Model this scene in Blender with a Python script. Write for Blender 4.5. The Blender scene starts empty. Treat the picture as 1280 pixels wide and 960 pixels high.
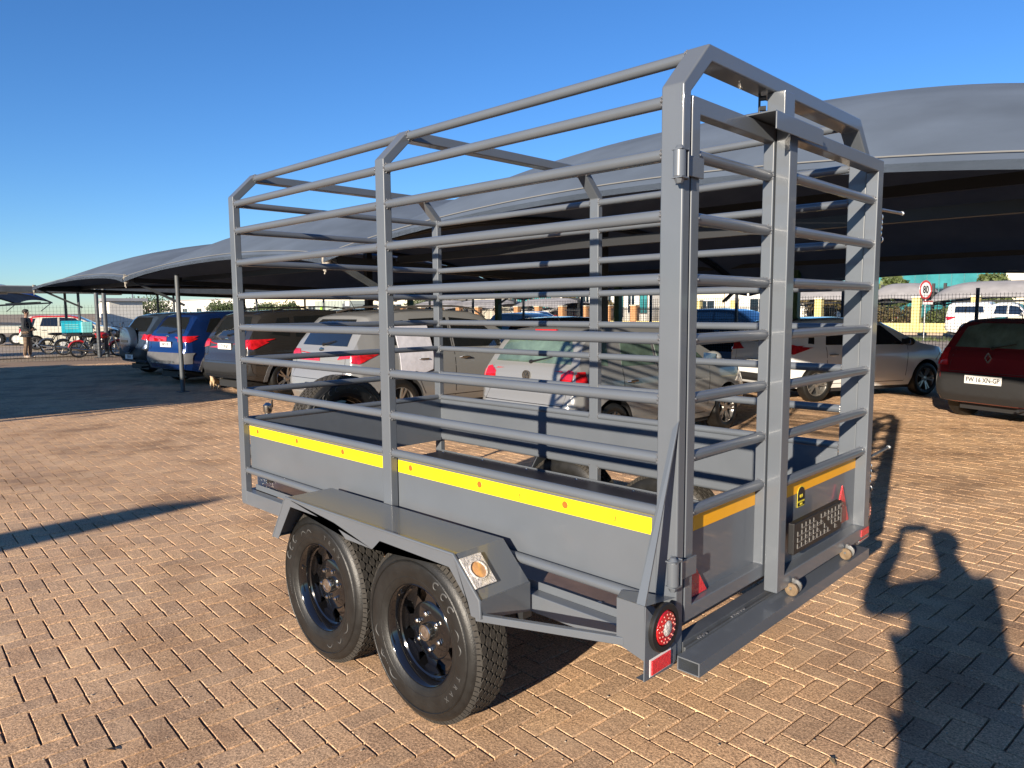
import bpy, bmesh, math, random
import numpy as np
from math import sin, cos, pi, radians as R, tan
from mathutils import Vector, Matrix, Euler
from mathutils.bvhtree import BVHTree
rnd = random.Random(7)
SC = bpy.context.scene
COL = SC.collection

# ------------------------------------------------------------------ camera
cam_d = bpy.data.cameras.new('camera'); cam = bpy.data.objects.new('camera', cam_d); COL.objects.link(cam)
YAW, PIT, ROL, FPX = -0.7949, -0.1029, -0.0076, 907.8
CAMLOC = Vector((-1.1683, 1.9145, 1.6589))
_f = Vector((cos(PIT)*cos(YAW), cos(PIT)*sin(YAW), sin(PIT)))
_r = _f.cross(Vector((0, 0, 1))).normalized(); _u = _r.cross(_f)
_r2 = _r*cos(ROL)+_u*sin(ROL); _u2 = -_r*sin(ROL)+_u*cos(ROL)
cm = Matrix((( _r2.x, _u2.x, -_f.x), (_r2.y, _u2.y, -_f.y), (_r2.z, _u2.z, -_f.z))).to_4x4()
cm.translation = CAMLOC
cam.matrix_world = cm
cam_d.sensor_width = 36; cam_d.sensor_fit = 'HORIZONTAL'; cam_d.lens = FPX/1280*36
cam_d.clip_start = 0.02; cam_d.clip_end = 3000
SC.camera = cam

# ------------------------------------------------------------------ world and sun
SUN_AZ, SUN_EL = 105.3, 15.2
w = bpy.data.worlds.new('World'); SC.world = w; w.use_nodes = True
nt = w.node_tree; bg = nt.nodes['Background']
sky = nt.nodes.new('ShaderNodeTexSky'); sky.sky_type = 'NISHITA'; sky.sun_disc = False
sky.sun_elevation = R(SUN_EL); sky.sun_rotation = R(90-SUN_AZ)
sky.altitude = 1500; sky.air_density = 1.15; sky.dust_density = 0.0; sky.ozone_density = 3.5
hs = nt.nodes.new('ShaderNodeHueSaturation'); hs.inputs['Saturation'].default_value = 1.12
nt.links.new(sky.outputs[0], hs.inputs['Color']); tn = nt.nodes.new('ShaderNodeMixRGB'); tn.blend_type = 'MULTIPLY'; tn.inputs[0].default_value = 1; tn.inputs[2].default_value = (.64, .81, 1.04, 1)
nt.links.new(hs.outputs[0], tn.inputs[1]); nt.links.new(tn.outputs[0], bg.inputs[0]); bg.inputs[1].default_value = 0.078
sl = bpy.data.lights.new('sun', 'SUN'); sl.energy = 5.0; sl.angle = R(0.55); sl.color = (1.0, 0.87, 0.70)
so = bpy.data.objects.new('sun', sl); COL.objects.link(so)
sd = Vector((cos(R(SUN_AZ))*cos(R(SUN_EL)), sin(R(SUN_AZ))*cos(R(SUN_EL)), sin(R(SUN_EL))))
so.rotation_euler = sd.to_track_quat('Z', 'Y').to_euler(); so.location = sd*30
SC.view_settings.view_transform = 'Standard'; SC.view_settings.look = 'None'
SC.view_settings.exposure = 1.10; SC.view_settings.gamma = 1.0

# ------------------------------------------------------------------ materials
MATS = {}
def mat(name, col, rough=0.5, metal=0.0, coat=0.0, var=0.0, vscale=6.0, bump=0.0, bscale=60.0, spec=0.5,
        trans=0.0, emis=None, alpha=1.0, col2=None, obj=True):
    if name in MATS: return MATS[name]
    col = tuple(c*.82 for c in col); col2 = tuple(c*.82 for c in col2) if col2 else None
    m = bpy.data.materials.new(name); m.use_nodes = True; MATS[name] = m
    nt = m.node_tree; b = nt.nodes['Principled BSDF']
    b.inputs['Base Color'].default_value = (*col, 1); b.inputs['Roughness'].default_value = rough
    b.inputs['Metallic'].default_value = metal; b.inputs['Coat Weight'].default_value = coat
    b.inputs['Coat Roughness'].default_value = 0.04
    b.inputs['Specular IOR Level'].default_value = spec
    b.inputs['Transmission Weight'].default_value = trans; b.inputs['Alpha'].default_value = alpha
    if emis: b.inputs['Emission Color'].default_value = (*emis[0], 1); b.inputs['Emission Strength'].default_value = emis[1]
    tc = nt.nodes.new('ShaderNodeTexCoord')
    if var or col2:
        n = nt.nodes.new('ShaderNodeTexNoise'); n.inputs['Scale'].default_value = vscale; n.inputs['Detail'].default_value = 6
        n.inputs['Roughness'].default_value = 0.62
        nt.links.new(tc.outputs['Object'], n.inputs['Vector'])
        r = nt.nodes.new('ShaderNodeValToRGB'); r.color_ramp.elements[0].position = 0.35; r.color_ramp.elements[1].position = 0.68
        c2 = col2 or tuple(min(1, c*(1+var)) for c in col); c1 = col if col2 else tuple(c*(1-var) for c in col)
        r.color_ramp.elements[0].color = (*c1, 1); r.color_ramp.elements[1].color = (*c2, 1)
        nt.links.new(n.outputs['Fac'], r.inputs[0]); nt.links.new(r.outputs[0], b.inputs['Base Color'])
        mr = nt.nodes.new('ShaderNodeMapRange'); mr.inputs['To Min'].default_value = max(0, rough-0.07); mr.inputs['To Max'].default_value = min(1, rough+0.1)
        nt.links.new(n.outputs['Fac'], mr.inputs['Value']); nt.links.new(mr.outputs[0], b.inputs['Roughness'])
    if bump:
        n2 = nt.nodes.new('ShaderNodeTexNoise'); n2.inputs['Scale'].default_value = bscale; n2.inputs['Detail'].default_value = 4
        nt.links.new(tc.outputs['Object'], n2.inputs['Vector'])
        bp = nt.nodes.new('ShaderNodeBump'); bp.inputs['Strength'].default_value = bump; bp.inputs['Distance'].default_value = 0.01
        nt.links.new(n2.outputs['Fac'], bp.inputs['Height']); nt.links.new(bp.outputs[0], b.inputs['Normal'])
    return m

def brick_mat():
    m = bpy.data.materials.new('paving_brick'); m.use_nodes = True; MATS['brick'] = m
    nt = m.node_tree; N = nt.nodes; Lk = nt.links; b = N['Principled BSDF']
    geo = N.new('ShaderNodeNewGeometry'); oi = N.new('ShaderNodeObjectInfo')
    ad = N.new('ShaderNodeMath'); ad.operation = 'ADD'; Lk.new(geo.outputs['Random Per Island'], ad.inputs[0]); Lk.new(oi.outputs['Random'], ad.inputs[1])
    fr = N.new('ShaderNodeMath'); fr.operation = 'FRACT'; Lk.new(ad.outputs[0], fr.inputs[0])
    rp = N.new('ShaderNodeValToRGB'); cr = rp.color_ramp
    cr.elements[0].position = 0; cr.elements[0].color = (0.48, 0.325, 0.210, 1)
    cr.elements[1].position = 1; cr.elements[1].color = (0.63, 0.42, 0.258, 1)
    for p, c in ((0.10, (0.51, 0.35, 0.230)), (0.3, (0.58, 0.385, 0.242)), (0.55, (0.61, 0.40, 0.242)), (0.75, (0.56, 0.385, 0.25)), (0.9, (0.65, 0.435, 0.262))):
        e = cr.elements.new(p); e.color = (*c, 1)
    Lk.new(fr.outputs[0], rp.inputs[0])
    pos = geo.outputs['Position']
    # speckled aggregate
    sp = N.new('ShaderNodeTexVoronoi'); sp.inputs['Scale'].default_value = 230; Lk.new(pos, sp.inputs['Vector'])
    sn = N.new('ShaderNodeTexNoise'); sn.inputs['Scale'].default_value = 105; sn.inputs['Detail'].default_value = 5; sn.inputs['Roughness'].default_value = .75; Lk.new(pos, sn.inputs['Vector'])
    mr = N.new('ShaderNodeMapRange'); mr.inputs['From Min'].default_value = .38; mr.inputs['From Max'].default_value = .62; mr.inputs['To Min'].default_value = .38; mr.inputs['To Max'].default_value = 1.62
    Lk.new(sn.outputs['Fac'], mr.inputs['Value'])
    mx = N.new('ShaderNodeMixRGB'); mx.blend_type = 'MULTIPLY'; mx.inputs[0].default_value = .85
    Lk.new(rp.outputs[0], mx.inputs[1]); Lk.new(mr.outputs[0], mx.inputs[2])
    sc = N.new('ShaderNodeMixRGB'); sc.blend_type = 'MULTIPLY'; sc.inputs[0].default_value = .55
    sr = N.new('ShaderNodeValToRGB'); sr.color_ramp.elements[0].color = (.45, .4, .38, 1); sr.color_ramp.elements[1].color = (1.25, 1.2, 1.1, 1)
    Lk.new(sp.outputs['Color'], sr.inputs[0]); Lk.new(mx.outputs[0], sc.inputs[1]); Lk.new(sr.outputs[0], sc.inputs[2])
    # broad dirt, tyre dust and oil patches
    dn = N.new('ShaderNodeTexNoise'); dn.inputs['Scale'].default_value = .9; dn.inputs['Detail'].default_value = 7; dn.inputs['Roughness'].default_value = .6; Lk.new(pos, dn.inputs['Vector'])
    dr = N.new('ShaderNodeValToRGB'); dr.color_ramp.elements[0].position = .36; dr.color_ramp.elements[0].color = (.58, .55, .55, 1); dr.color_ramp.elements[1].position = .52; dr.color_ramp.elements[1].color = (1, 1, 1, 1)
    Lk.new(dn.outputs['Fac'], dr.inputs[0])
    dm = N.new('ShaderNodeMixRGB'); dm.blend_type = 'MULTIPLY'; dm.inputs[0].default_value = .8; Lk.new(sc.outputs[0], dm.inputs[1]); Lk.new(dr.outputs[0], dm.inputs[2])
    # sand swept over the tops
    un = N.new('ShaderNodeTexNoise'); un.inputs['Scale'].default_value = 2.6; un.inputs['Detail'].default_value = 8; Lk.new(pos, un.inputs['Vector'])
    ur = N.new('ShaderNodeMapRange'); ur.inputs['From Min'].default_value = .5; ur.inputs['From Max'].default_value = .72; ur.inputs['To Max'].default_value = .4; Lk.new(un.outputs['Fac'], ur.inputs['Value'])
    um = N.new('ShaderNodeMixRGB'); um.inputs[2].default_value = (.70, .49, .31, 1); Lk.new(ur.outputs[0], um.inputs[0]); Lk.new(dm.outputs[0], um.inputs[1])
    # chips and white spots
    wn = N.new('ShaderNodeTexNoise'); wn.inputs['Scale'].default_value = 38; wn.inputs['Detail'].default_value = 2; Lk.new(pos, wn.inputs['Vector'])
    wr = N.new('ShaderNodeMapRange'); wr.inputs['From Min'].default_value = .80; wr.inputs['From Max'].default_value = .84; Lk.new(wn.outputs['Fac'], wr.inputs['Value'])
    wm = N.new('ShaderNodeMixRGB'); wm.inputs[2].default_value = (.62, .55, .45, 1); Lk.new(wr.outputs[0], wm.inputs[0]); Lk.new(um.outputs[0], wm.inputs[1])
    Lk.new(wm.outputs[0], b.inputs['Base Color']); b.inputs['Roughness'].default_value = .9; b.inputs['Specular IOR Level'].default_value = .15
    bp = N.new('ShaderNodeBump'); bp.inputs['Strength'].default_value = .55; bp.inputs['Distance'].default_value = .003; Lk.new(sn.outputs['Fac'], bp.inputs['Height'])
    wv = N.new('ShaderNodeTexNoise'); wv.inputs['Scale'].default_value = 22; wv.inputs['Detail'].default_value = 5; Lk.new(pos, wv.inputs['Vector'])
    b2 = N.new('ShaderNodeBump'); b2.inputs['Strength'].default_value = .5; b2.inputs['Distance'].default_value = .006; Lk.new(wv.outputs['Fac'], b2.inputs['Height']); Lk.new(bp.outputs[0], b2.inputs['Normal'])
    Lk.new(b2.outputs[0], b.inputs['Normal'])
    return m
brick_mat()

def fabric_mat(name, col):
    m = bpy.data.materials.new(name); m.use_nodes = True; MATS[name] = m
    nt = m.node_tree; N = nt.nodes; Lk = nt.links; b = N['Principled BSDF']
    tc = N.new('ShaderNodeTexCoord')
    n = N.new('ShaderNodeTexNoise'); n.inputs['Scale'].default_value = 1.3; n.inputs['Detail'].default_value = 6; Lk.new(tc.outputs['Object'], n.inputs['Vector'])
    r = N.new('ShaderNodeValToRGB'); r.color_ramp.elements[0].position = .3; r.color_ramp.elements[1].position = .7
    r.color_ramp.elements[0].color = (*[c*.85 for c in col], 1); r.color_ramp.elements[1].color = (*[c*1.15 for c in col], 1)
    Lk.new(n.outputs['Fac'], r.inputs[0]); Lk.new(r.outputs[0], b.inputs['Base Color'])
    b.inputs['Roughness'].default_value = .9; b.inputs['Specular IOR Level'].default_value = .15
    wv = N.new('ShaderNodeTexWave'); wv.inputs['Scale'].default_value = 14; wv.inputs['Distortion'].default_value = 1.5; wv.bands_direction = 'Z'; Lk.new(tc.outputs['Object'], wv.inputs['Vector'])
    bp = N.new('ShaderNodeBump'); bp.inputs['Strength'].default_value = .02; bp.inputs['Distance'].default_value = .02; Lk.new(wv.outputs['Fac'], bp.inputs['Height']); Lk.new(bp.outputs[0], b.inputs['Normal'])
    tr = N.new('ShaderNodeBsdfTranslucent'); tr.inputs['Color'].default_value = (*[c*.9 for c in col], 1)
    mx = N.new('ShaderNodeMixShader'); mx.inputs[0].default_value = .06
    out = N['Material Output']; Lk.new(b.outputs[0], mx.inputs[1]); Lk.new(tr.outputs[0], mx.inputs[2]); Lk.new(mx.outputs[0], out.inputs['Surface'])
    return m
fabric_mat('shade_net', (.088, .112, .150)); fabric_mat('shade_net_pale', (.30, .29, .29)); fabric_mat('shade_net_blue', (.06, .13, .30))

GREY = mat('grey_trailer_paint', (.113, .128, .149), .34, .0, .40, var=.05, vscale=2.2, bump=.05, bscale=5)
DGREY = mat('dark_trailer_paint', (.07, .076, .085), .45, var=.15, vscale=8)
BLACK = mat('black_plastic', (.012, .012, .013), .45)
DARKST = mat('dark_steel', (.03, .032, .036), .5, .3)
RUBBER = mat('tyre_rubber', (.009, .009, .0088), .45, var=.25, vscale=20, bump=.15, bscale=180)
TREAD = mat('tyre_tread', (.034, .030, .025), .8, var=.3, vscale=30, bump=.3, bscale=200)
RUBPRINT = mat('sidewall_print', (.07, .07, .07), .55)
RIMB = mat('gloss_black_rim', (.006, .006, .007), .09, .0, .9)
CHROME = mat('zinc_steel', (.62, .60, .55), .22, 1.0)
BRASS = mat('brass_disc', (.26, .185, .115), .4, .4, var=.2, vscale=40)
YTAPE = mat('yellow_tape', (.95, .68, .010), .38, var=.05)
OTAPE = mat('amber_tape', (.90, .42, .01), .35, var=.05)
TMARK = mat('tape_print', (.42, .12, .01), .5)
REDL = mat('red_lens', (.52, .012, .018), .12, 0, .8, var=.3, vscale=60, bump=.25, bscale=120)
REDR = mat('red_reflector', (.75, .03, .04), .25, 0, .5, bump=.5, bscale=220)
CLEARL = mat('clear_lens', (.66, .62, .58), .12, .1, .8, var=.35, vscale=90, bump=.6, bscale=150)
AMBERL = mat('amber_lens', (.70, .36, .14), .2, 0, .6, var=.2, vscale=60)
WHITEP = mat('white_plastic', (.78, .78, .76), .4)
WOOD = mat('brown_floor_board', (.17, .115, .095), .42, var=.25, vscale=5, bump=.1, bscale=30)
FLANGE = mat('galvanised', (.42, .43, .44), .35, .9, var=.15, vscale=20)
PLATEW = mat('plate_white', (.72, .72, .70), .4)
PRINTK = mat('print_black', (.015, .015, .018), .5)
GLASS = mat('car_glass', (.012, .014, .015), .04, 0, 1.0, spec=.8)
GLASSG = mat('green_car_glass', (.10, .15, .12), .05, 0, 1.0, spec=.8, var=.5, vscale=2.2)
TRIMB = mat('car_black_trim', (.018, .018, .019), .6)
ALLOY = mat('alloy_rim', (.52, .50, .47), .28, .85)
CLAD = mat('grey_cladding', (.10, .10, .105), .6, var=.1)
REDCAR_L = mat('tail_lamp_red', (.50, .01, .015), .08, 0, 1.0, var=.35, vscale=14)
GREENP = mat('green_paint', (.03, .10, .035), .5, var=.2)
BLKPOST = mat('black_post_paint', (.016, .018, .02), .5)
POSTG = mat('grey_post_paint', (.075, .085, .095), .5, var=.15)
YELLOWW = mat('yellow_wall_paint', (.72, .60, .25), .8, var=.1, vscale=1.2)
CREAMW = mat('cream_wall_paint', (.72, .66, .52), .85, var=.07, vscale=.8)
WHITEW = mat('white_wall_paint', (.74, .72, .66), .85, var=.06, vscale=.6)
BRICKO = mat('orange_brick', (.52, .27, .12), .85, var=.2, vscale=9)
TEAL = mat('teal_glass', (.05, .30, .32), .12, .25, .6, var=.3, vscale=.25)
TEALD = mat('dark_band_glass', (.02, .035, .05), .1, .3, .5, var=.4, vscale=.4)
CONC = mat('concrete', (.30, .28, .25), .85, var=.15, vscale=4, bump=.2)
ROOFR = mat('metal_roof', (.42, .42, .43), .5, .2, var=.1, vscale=.5)
LEAF = mat('leaf_green', (.05, .085, .022), .6, col2=(.13, .15, .045), vscale=1.4)
LEAFD = mat('leaf_dark', (.03, .055, .018), .6, col2=(.075, .10, .03), vscale=1.4)
LEAFB = mat('leaf_brownish', (.14, .09, .04), .7, col2=(.10, .11, .035), vscale=1.2)
BARK = mat('bark', (.09, .065, .045), .9, var=.3, vscale=12, bump=.5, bscale=30)
SKIN = mat('skin', (.30, .17, .11), .5, var=.08)
HAIR = mat('black_hair', (.012, .010, .009), .7)
JACK = mat('dark_jacket_cloth', (.022, .024, .030), .85, var=.25, vscale=9)
KHAKI = mat('brown_trouser_cloth', (.20, .135, .09), .9, var=.2, vscale=7)
SHOE = mat('pale_shoe', (.50, .42, .34), .7)
ORTABBY = mat('ginger_fur', (.52, .30, .12), .9, col2=(.75, .62, .45), vscale=9, bump=.3, bscale=120)
PURPLE = mat('purple_sign', (.10, .06, .20), .5)
LIME = mat('lime_paint', (.35, .70, .05), .5)
CYANP = mat('cyan_box_plastic', (.02, .42, .55), .35, var=.08)
CYANL = mat('pale_cyan_box_plastic', (.22, .58, .58), .35)
REDP = mat('red_paint', (.50, .02, .02), .25, 0, .8)

# ------------------------------------------------------------------ helpers
def link(name, me, m, parent=None, loc=None):
    o = bpy.data.objects.new(name, me); COL.objects.link(o)
    if m is not None and len(me.materials) == 0: me.materials.append(m)
    if parent is not None: o.parent = parent
    if loc is not None: o.location = loc
    return o
def obj(name, bm, m, parent=None, smooth=40, bevel=0.0, loc=None):
    bmesh.ops.recalc_face_normals(bm, faces=bm.faces)
    for f in bm.faces: f.smooth = True
    if smooth is not None:
        a = R(smooth)
        for e in bm.edges:
            if len(e.link_faces) == 2:
                e.smooth = e.calc_face_angle(0) < a
            else: e.smooth = False
    me = bpy.data.meshes.new(name); bm.to_mesh(me); bm.free()
    o = link(name, me, m, parent, loc)
    if bevel:
        md = o.modifiers.new('bevel', 'BEVEL'); md.width = bevel; md.segments = 2; md.limit_method = 'ANGLE'; md.angle_limit = R(35)
        md.harden_normals = True
    return o
def thing(name, label, cat, loc=(0, 0, 0), rz=0, group=None):
    o = bpy.data.objects.new(name, None); COL.objects.link(o); o.location = loc; o.rotation_euler = (0, 0, rz)
    o.empty_display_size = .2; tag(o, label, cat, group); return o
def tag(o, label=None, cat=None, group=None, kind=None):
    if label: o['label'] = label
    if cat: o['category'] = cat
    if group: o['group'] = group
    if kind: o['kind'] = kind
    return o
def NB(): return bmesh.new()
def box(bm, x0, x1, y0, y1, z0, z1, mi=0):
    vs = [bm.verts.new((x, y, z)) for x in (x0, x1) for y in (y0, y1) for z in (z0, z1)]
    for q in ((0, 1, 3, 2), (4, 6, 7, 5), (0, 4, 5, 1), (2, 3, 7, 6), (0, 2, 6, 4), (1, 5, 7, 3)):
        f = bm.faces.new([vs[i] for i in q]); f.material_index = mi
def frame_of(d, up=(0, 0, 1)):
    d = Vector(d).normalized(); up = Vector(up)
    if abs(d.dot(up)) > .98: up = Vector((1, 0, 0))
    s = d.cross(up).normalized(); return s, s.cross(d)
def beam(bm, p0, p1, wd, ht, up=(0, 0, 1)):
    p0 = Vector(p0); p1 = Vector(p1); s, u = frame_of(p1-p0, up)
    vs = [bm.verts.new(p+s*a*wd/2+u*b*ht/2) for p in (p0, p1) for a, b in ((-1, -1), (1, -1), (1, 1), (-1, 1))]
    for i in range(4): bm.faces.new((vs[i], vs[(i+1) % 4], vs[4+(i+1) % 4], vs[4+i]))
    bm.faces.new(vs[3::-1]); bm.faces.new(vs[4:])
def tube(bm, pts, r, seg=12, caps=True, closed=False):
    pts = [Vector(p) for p in pts]; n = len(pts); rs = r if isinstance(r, (list, tuple)) else [r]*n
    rings = []; ps = None
    for i, p in enumerate(pts):
        if closed: d = pts[(i+1) % n]-pts[i-1]
        else: d = pts[min(i+1, n-1)]-pts[max(i-1, 0)]
        if ps is None: s, u = frame_of(d)
        else:
            d = d.normalized(); s = (ps-d*ps.dot(d)).normalized(); u = s.cross(d)
        ps = s
        rings.append([bm.verts.new(p+(s*cos(2*pi*k/seg)+u*sin(2*pi*k/seg))*rs[i]) for k in range(seg)])
    for i in range(n if closed else n-1):
        a, b = rings[i], rings[(i+1) % n]
        for k in range(seg): bm.faces.new((a[k], a[(k+1) % seg], b[(k+1) % seg], b[k]))
    if caps and not closed:
        bm.faces.new(rings[0][::-1]); bm.faces.new(rings[-1])
def lathe(bm, prof, seg=32, axis='y', center=(0, 0, 0), closed=False, cap=False):
    c = Vector(center); rings = []
    for a, r in prof:       # a: position along axis, r: radius
        ring = []
        for k in range(seg):
            t = 2*pi*k/seg
            v = {'y': (r*cos(t), a, r*sin(t)), 'x': (a, r*cos(t), r*sin(t)), 'z': (r*cos(t), r*sin(t), a)}[axis]
            ring.append(bm.verts.new(c+Vector(v)))
        rings.append(ring)
    n = len(rings)
    for i in range(n if closed else n-1):
        a, b = rings[i], rings[(i+1) % n]
        for k in range(seg): bm.faces.new((a[k], a[(k+1) % seg], b[(k+1) % seg], b[k]))
    if cap: bm.faces.new(rings[0][::-1]); bm.faces.new(rings[-1])
def prism(bm, poly, d0, d1, plane='xz'):
    """poly 2d extruded along the remaining axis from d0 to d1"""
    def P(a, b, d): return {'xz': (a, d, b), 'yz': (d, a, b), 'xy': (a, b, d)}[plane]
    A = [bm.verts.new(P(a, b, d0)) for a, b in poly]; B = [bm.verts.new(P(a, b, d1)) for a, b in poly]
    n = len(poly)
    for i in range(n): bm.faces.new((A[i], A[(i+1) % n], B[(i+1) % n], B[i]))
    f1 = bm.faces.new(A[::-1]); f2 = bm.faces.new(B)
    bmesh.ops.triangulate(bm, faces=[f1, f2])
def offs_hoop(bm, out, inn, x0, x1):
    """U-shaped flat ring between polylines out and inn in the yz plane, extruded in x"""
    n = len(out)
    V = {}
    for j, (ln, nm) in enumerate(((out, 'o'), (inn, 'i'))):
        for i, (y, z) in enumerate(ln):
            for x in (x0, x1): V[nm, i, x] = bm.verts.new((x, y, z))
    for i in range(n-1):
        bm.faces.new((V['o', i, x0], V['o', i+1, x0], V['o', i+1, x1], V['o', i, x1]))
        bm.faces.new((V['i', i, x1], V['i', i+1, x1], V['i', i+1, x0], V['i', i, x0]))
        for x in (x0, x1): bm.faces.new((V['o', i, x], V['o', i+1, x], V['i', i+1, x], V['i', i, x]))
    for i in (0, n-1): bm.faces.new((V['o', i, x0], V['o', i, x1], V['i', i, x1], V['i', i, x0]))
def ellipsoid(bm, c, r, sub=2, rot=None):
    M = Matrix.Translation(Vector(c)) @ (rot.to_4x4() if rot else Matrix.Identity(4)) @ Matrix.Diagonal((*r, 1))
    bmesh.ops.create_icosphere(bm, subdivisions=sub, radius=1, matrix=M)
def evaluated(o, name):
    dg = bpy.context.evaluated_depsgraph_get(); dg.update()
    me = bpy.data.meshes.new_from_object(o.evaluated_get(dg)); me.name = name; return me
def text_mesh(s, size, ext=.001, align='CENTER', shear=0, bold=0.0):
    cu = bpy.data.curves.new('writing', 'FONT'); cu.body = s; cu.size = size; cu.extrude = ext; cu.align_x = align; cu.align_y = 'CENTER'
    cu.resolution_u = 2; cu.shear = shear; cu.offset = bold
    o = bpy.data.objects.new('writing', cu); COL.objects.link(o)
    me = evaluated(o, 'writing'); bpy.data.objects.remove(o); bpy.data.curves.remove(cu); me.materials.clear(); return me
def writing(name, s, size, m, parent, loc, xdir, ydir, ext=.001, sx=1.0, bold=0.0):
    """text whose reading direction is xdir and up is ydir"""
    me = text_mesh(s, size, ext, bold=bold); x = Vector(xdir).normalized(); y = Vector(ydir).normalized(); z = x.cross(y)
    Mx = Matrix(((x.x, y.x, z.x), (x.y, y.y, z.y), (x.z, y.z, z.z))).to_4x4(); Mx.translation = Vector(loc)
    me.transform(Mx @ Matrix.Diagonal((sx, 1, 1, 1)))
    return link(name, me, m, parent)
def copy_tree(o, parent=None):
    c = o.copy(); COL.objects.link(c); c.parent = parent
    for ch in list(o.children): copy_tree(ch, c)
    return c

# ================================================================== SETTING: ground, paving, road
def sheet(name, x0, x1, y0, y1, z, m, kind='structure', parent=None):
    bm = NB(); vs = [bm.verts.new(p) for p in ((x0, y0, z), (x1, y0, z), (x1, y1, z), (x0, y1, z))]; bm.faces.new(vs)
    return tag(obj(name, bm, m, parent, smooth=None), kind=kind)
DIRT = mat('sandy_ground', (.30, .215, .14), .95, col2=(.42, .32, .21), vscale=.6, bump=.4, bscale=8)
JOINT = mat('joint_sand', (.30, .20, .13), .95, var=.2, vscale=30)
ASPH = mat('asphalt', (.060, .058, .056), .9, var=.25, vscale=3, bump=.3, bscale=60)
PALEG = mat('pale_forecourt', (.40, .32, .24), .95, var=.15, vscale=.5)
sheet('ground', -700, 900, -900, 500, -.06, DIRT)
yard = sheet('paved_yard', -9, 28.1, -17.6, 16, -.0155, JOINT)
sheet('road', -60, 160, -27.5, -21.5, -.035, ASPH)
sheet('far_road', -60, 160, -45.0, -38.5, -.035, ASPH)
sheet('sandy_verge', -60, 160, -38.4, -27.6, -.030, PALEG)
sheet('lane', 31, 60, -12, 30, -.035, PALEG)
bm = NB(); box(bm, -60, 160, -46.2, -45.0, -.06, .08); tag(obj('pavement', bm, PALEG), kind='structure')

# ---- herringbone brick paving, real bricks
TH = R(-4.2); BW = .1035; OX, OY = -.040, -.934
ca, sa = cos(TH), sin(TH)
def cell2w(u, v): return OX+ca*u*BW-sa*v*BW, OY+sa*u*BW+ca*v*BW
def view(x, y, z=0):
    d = Vector((x, y, z))-CAMLOC; zz = d.dot(_f)
    return (640+FPX*d.dot(_r2)/zz, 480-FPX*d.dot(_u2)/zz, zz) if zz > .05 else (0, 0, zz)
cells = []
for i in range(-130, 300):
    for j in range(-215, 190):
        k = (i-j) % 4
        if k == 0: cu, cv, h = i+1.0, j+.5, 0
        elif k == 3: cu, cv, h = i+.5, j+1.0, 1
        else: continue
        x, y = cell2w(cu, cv)
        if not (-8.6 < x < 28 and -17.5 < y < 5.5): continue
        px, py, zz = view(x, y)
        dist = math.hypot(x-CAMLOC.x, y-CAMLOC.y)
        if dist > 3.2 and (zz < .05 or px < -260 or px > 1560): continue
        if dist > 27: continue
        infr = zz > .3 and -10 < px < 1290 and -10 < py < 970
        cells.append((x, y, h, dist, infr, zz))
def brick_geo(x, y, h, rs, full, g=.0042):
    """returns verts, faces of one brick centred on x, y"""
    a, b = (BW-g, BW/2-g) if h == 0 else (BW/2-g, BW-g)
    tx, ty = rs.uniform(-.006, .006), rs.uniform(-.006, .006); dz = rs.uniform(-.0012, .0012); jr = rs.uniform(-.010, .010)
    c2, s2 = cos(TH+jr), sin(TH+jr); ch = .0018
    V = []
    def P(u, v, z): V.append((x+c2*u-s2*v, y+s2*u+c2*v, z+u*tx+v*ty+dz))
    cn = ((-1, -1), (1, -1), (1, 1), (-1, 1))
    if full:
        ol = []
        for q in range(4):
            p0, p1 = cn[q], cn[(q+1) % 4]; long_ = (abs(p1[0]-p0[0]) > 0) == (a > b); m_ = (.0, .33, .67) if long_ else (.0, .5)
            for f_ in m_: ol.append((p0[0]+(p1[0]-p0[0])*f_, p0[1]+(p1[1]-p0[1])*f_))
        n_ = len(ol); jj = [rs.uniform(-.0016, .0009) - (.004 if rs.random() < .04 else 0) for _ in ol]
        for (su, sv), e_ in zip(ol, jj): P(su*(a-ch+e_)+rs.uniform(-.0006, .0006), sv*(b-ch+e_), 0)
        for (su, sv), e_ in zip(ol, jj): P(su*(a+e_*.6), sv*(b+e_*.6), -ch*rs.uniform(.7, 1.6))
        for (su, sv), e_ in zip(ol, jj): P(su*(a+e_*.3), sv*(b+e_*.3), -.024)
        F = [tuple(range(n_))]
        for o in (0, n_):
            for k in range(n_): F.append((o+k, o+n_+k, o+n_+(k+1) % n_, o+(k+1) % n_))
    else:
        for su, sv in cn: P(su*a, sv*b, 0)
        for su, sv in cn: P(su*a, sv*b, -.02)
        F = [(0, 1, 2, 3)]+[(k, 4+k, 4+(k+1) % 4, (k+1) % 4) for k in range(4)]
    return V, F
cells.sort(key=lambda c: (not c[4], c[5]))
rs = random.Random(3)
protos = {0: [], 1: []}
for h in (0, 1):
    for q in range(10):
        V, F = brick_geo(0, 0, h, rs, True); me = bpy.data.meshes.new('brick'); me.from_pydata(V, [], F); me.materials.append(MATS['brick']); protos[h].append(me)
for x, y, h, d, inf, zz in cells[:300]:
    o = bpy.data.objects.new('brick', rs.choice(protos[h])); COL.objects.link(o); o.location = (x, y, 0); o.parent = yard
AV, AF = [], []
for x, y, h, d, inf, zz in cells[300:]:
    V, F = brick_geo(x, y, h, rs, d < 7.5, .0042 if d < 7.5 else .0045); n = len(AV); AV += V; AF += [tuple(n+i for i in f) for f in F]
me = bpy.data.meshes.new('paving_bricks'); me.from_pydata(AV, [], AF)
tag(link('paving_bricks', me, MATS['brick'], yard), kind='stuff'); del AV, AF

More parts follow.
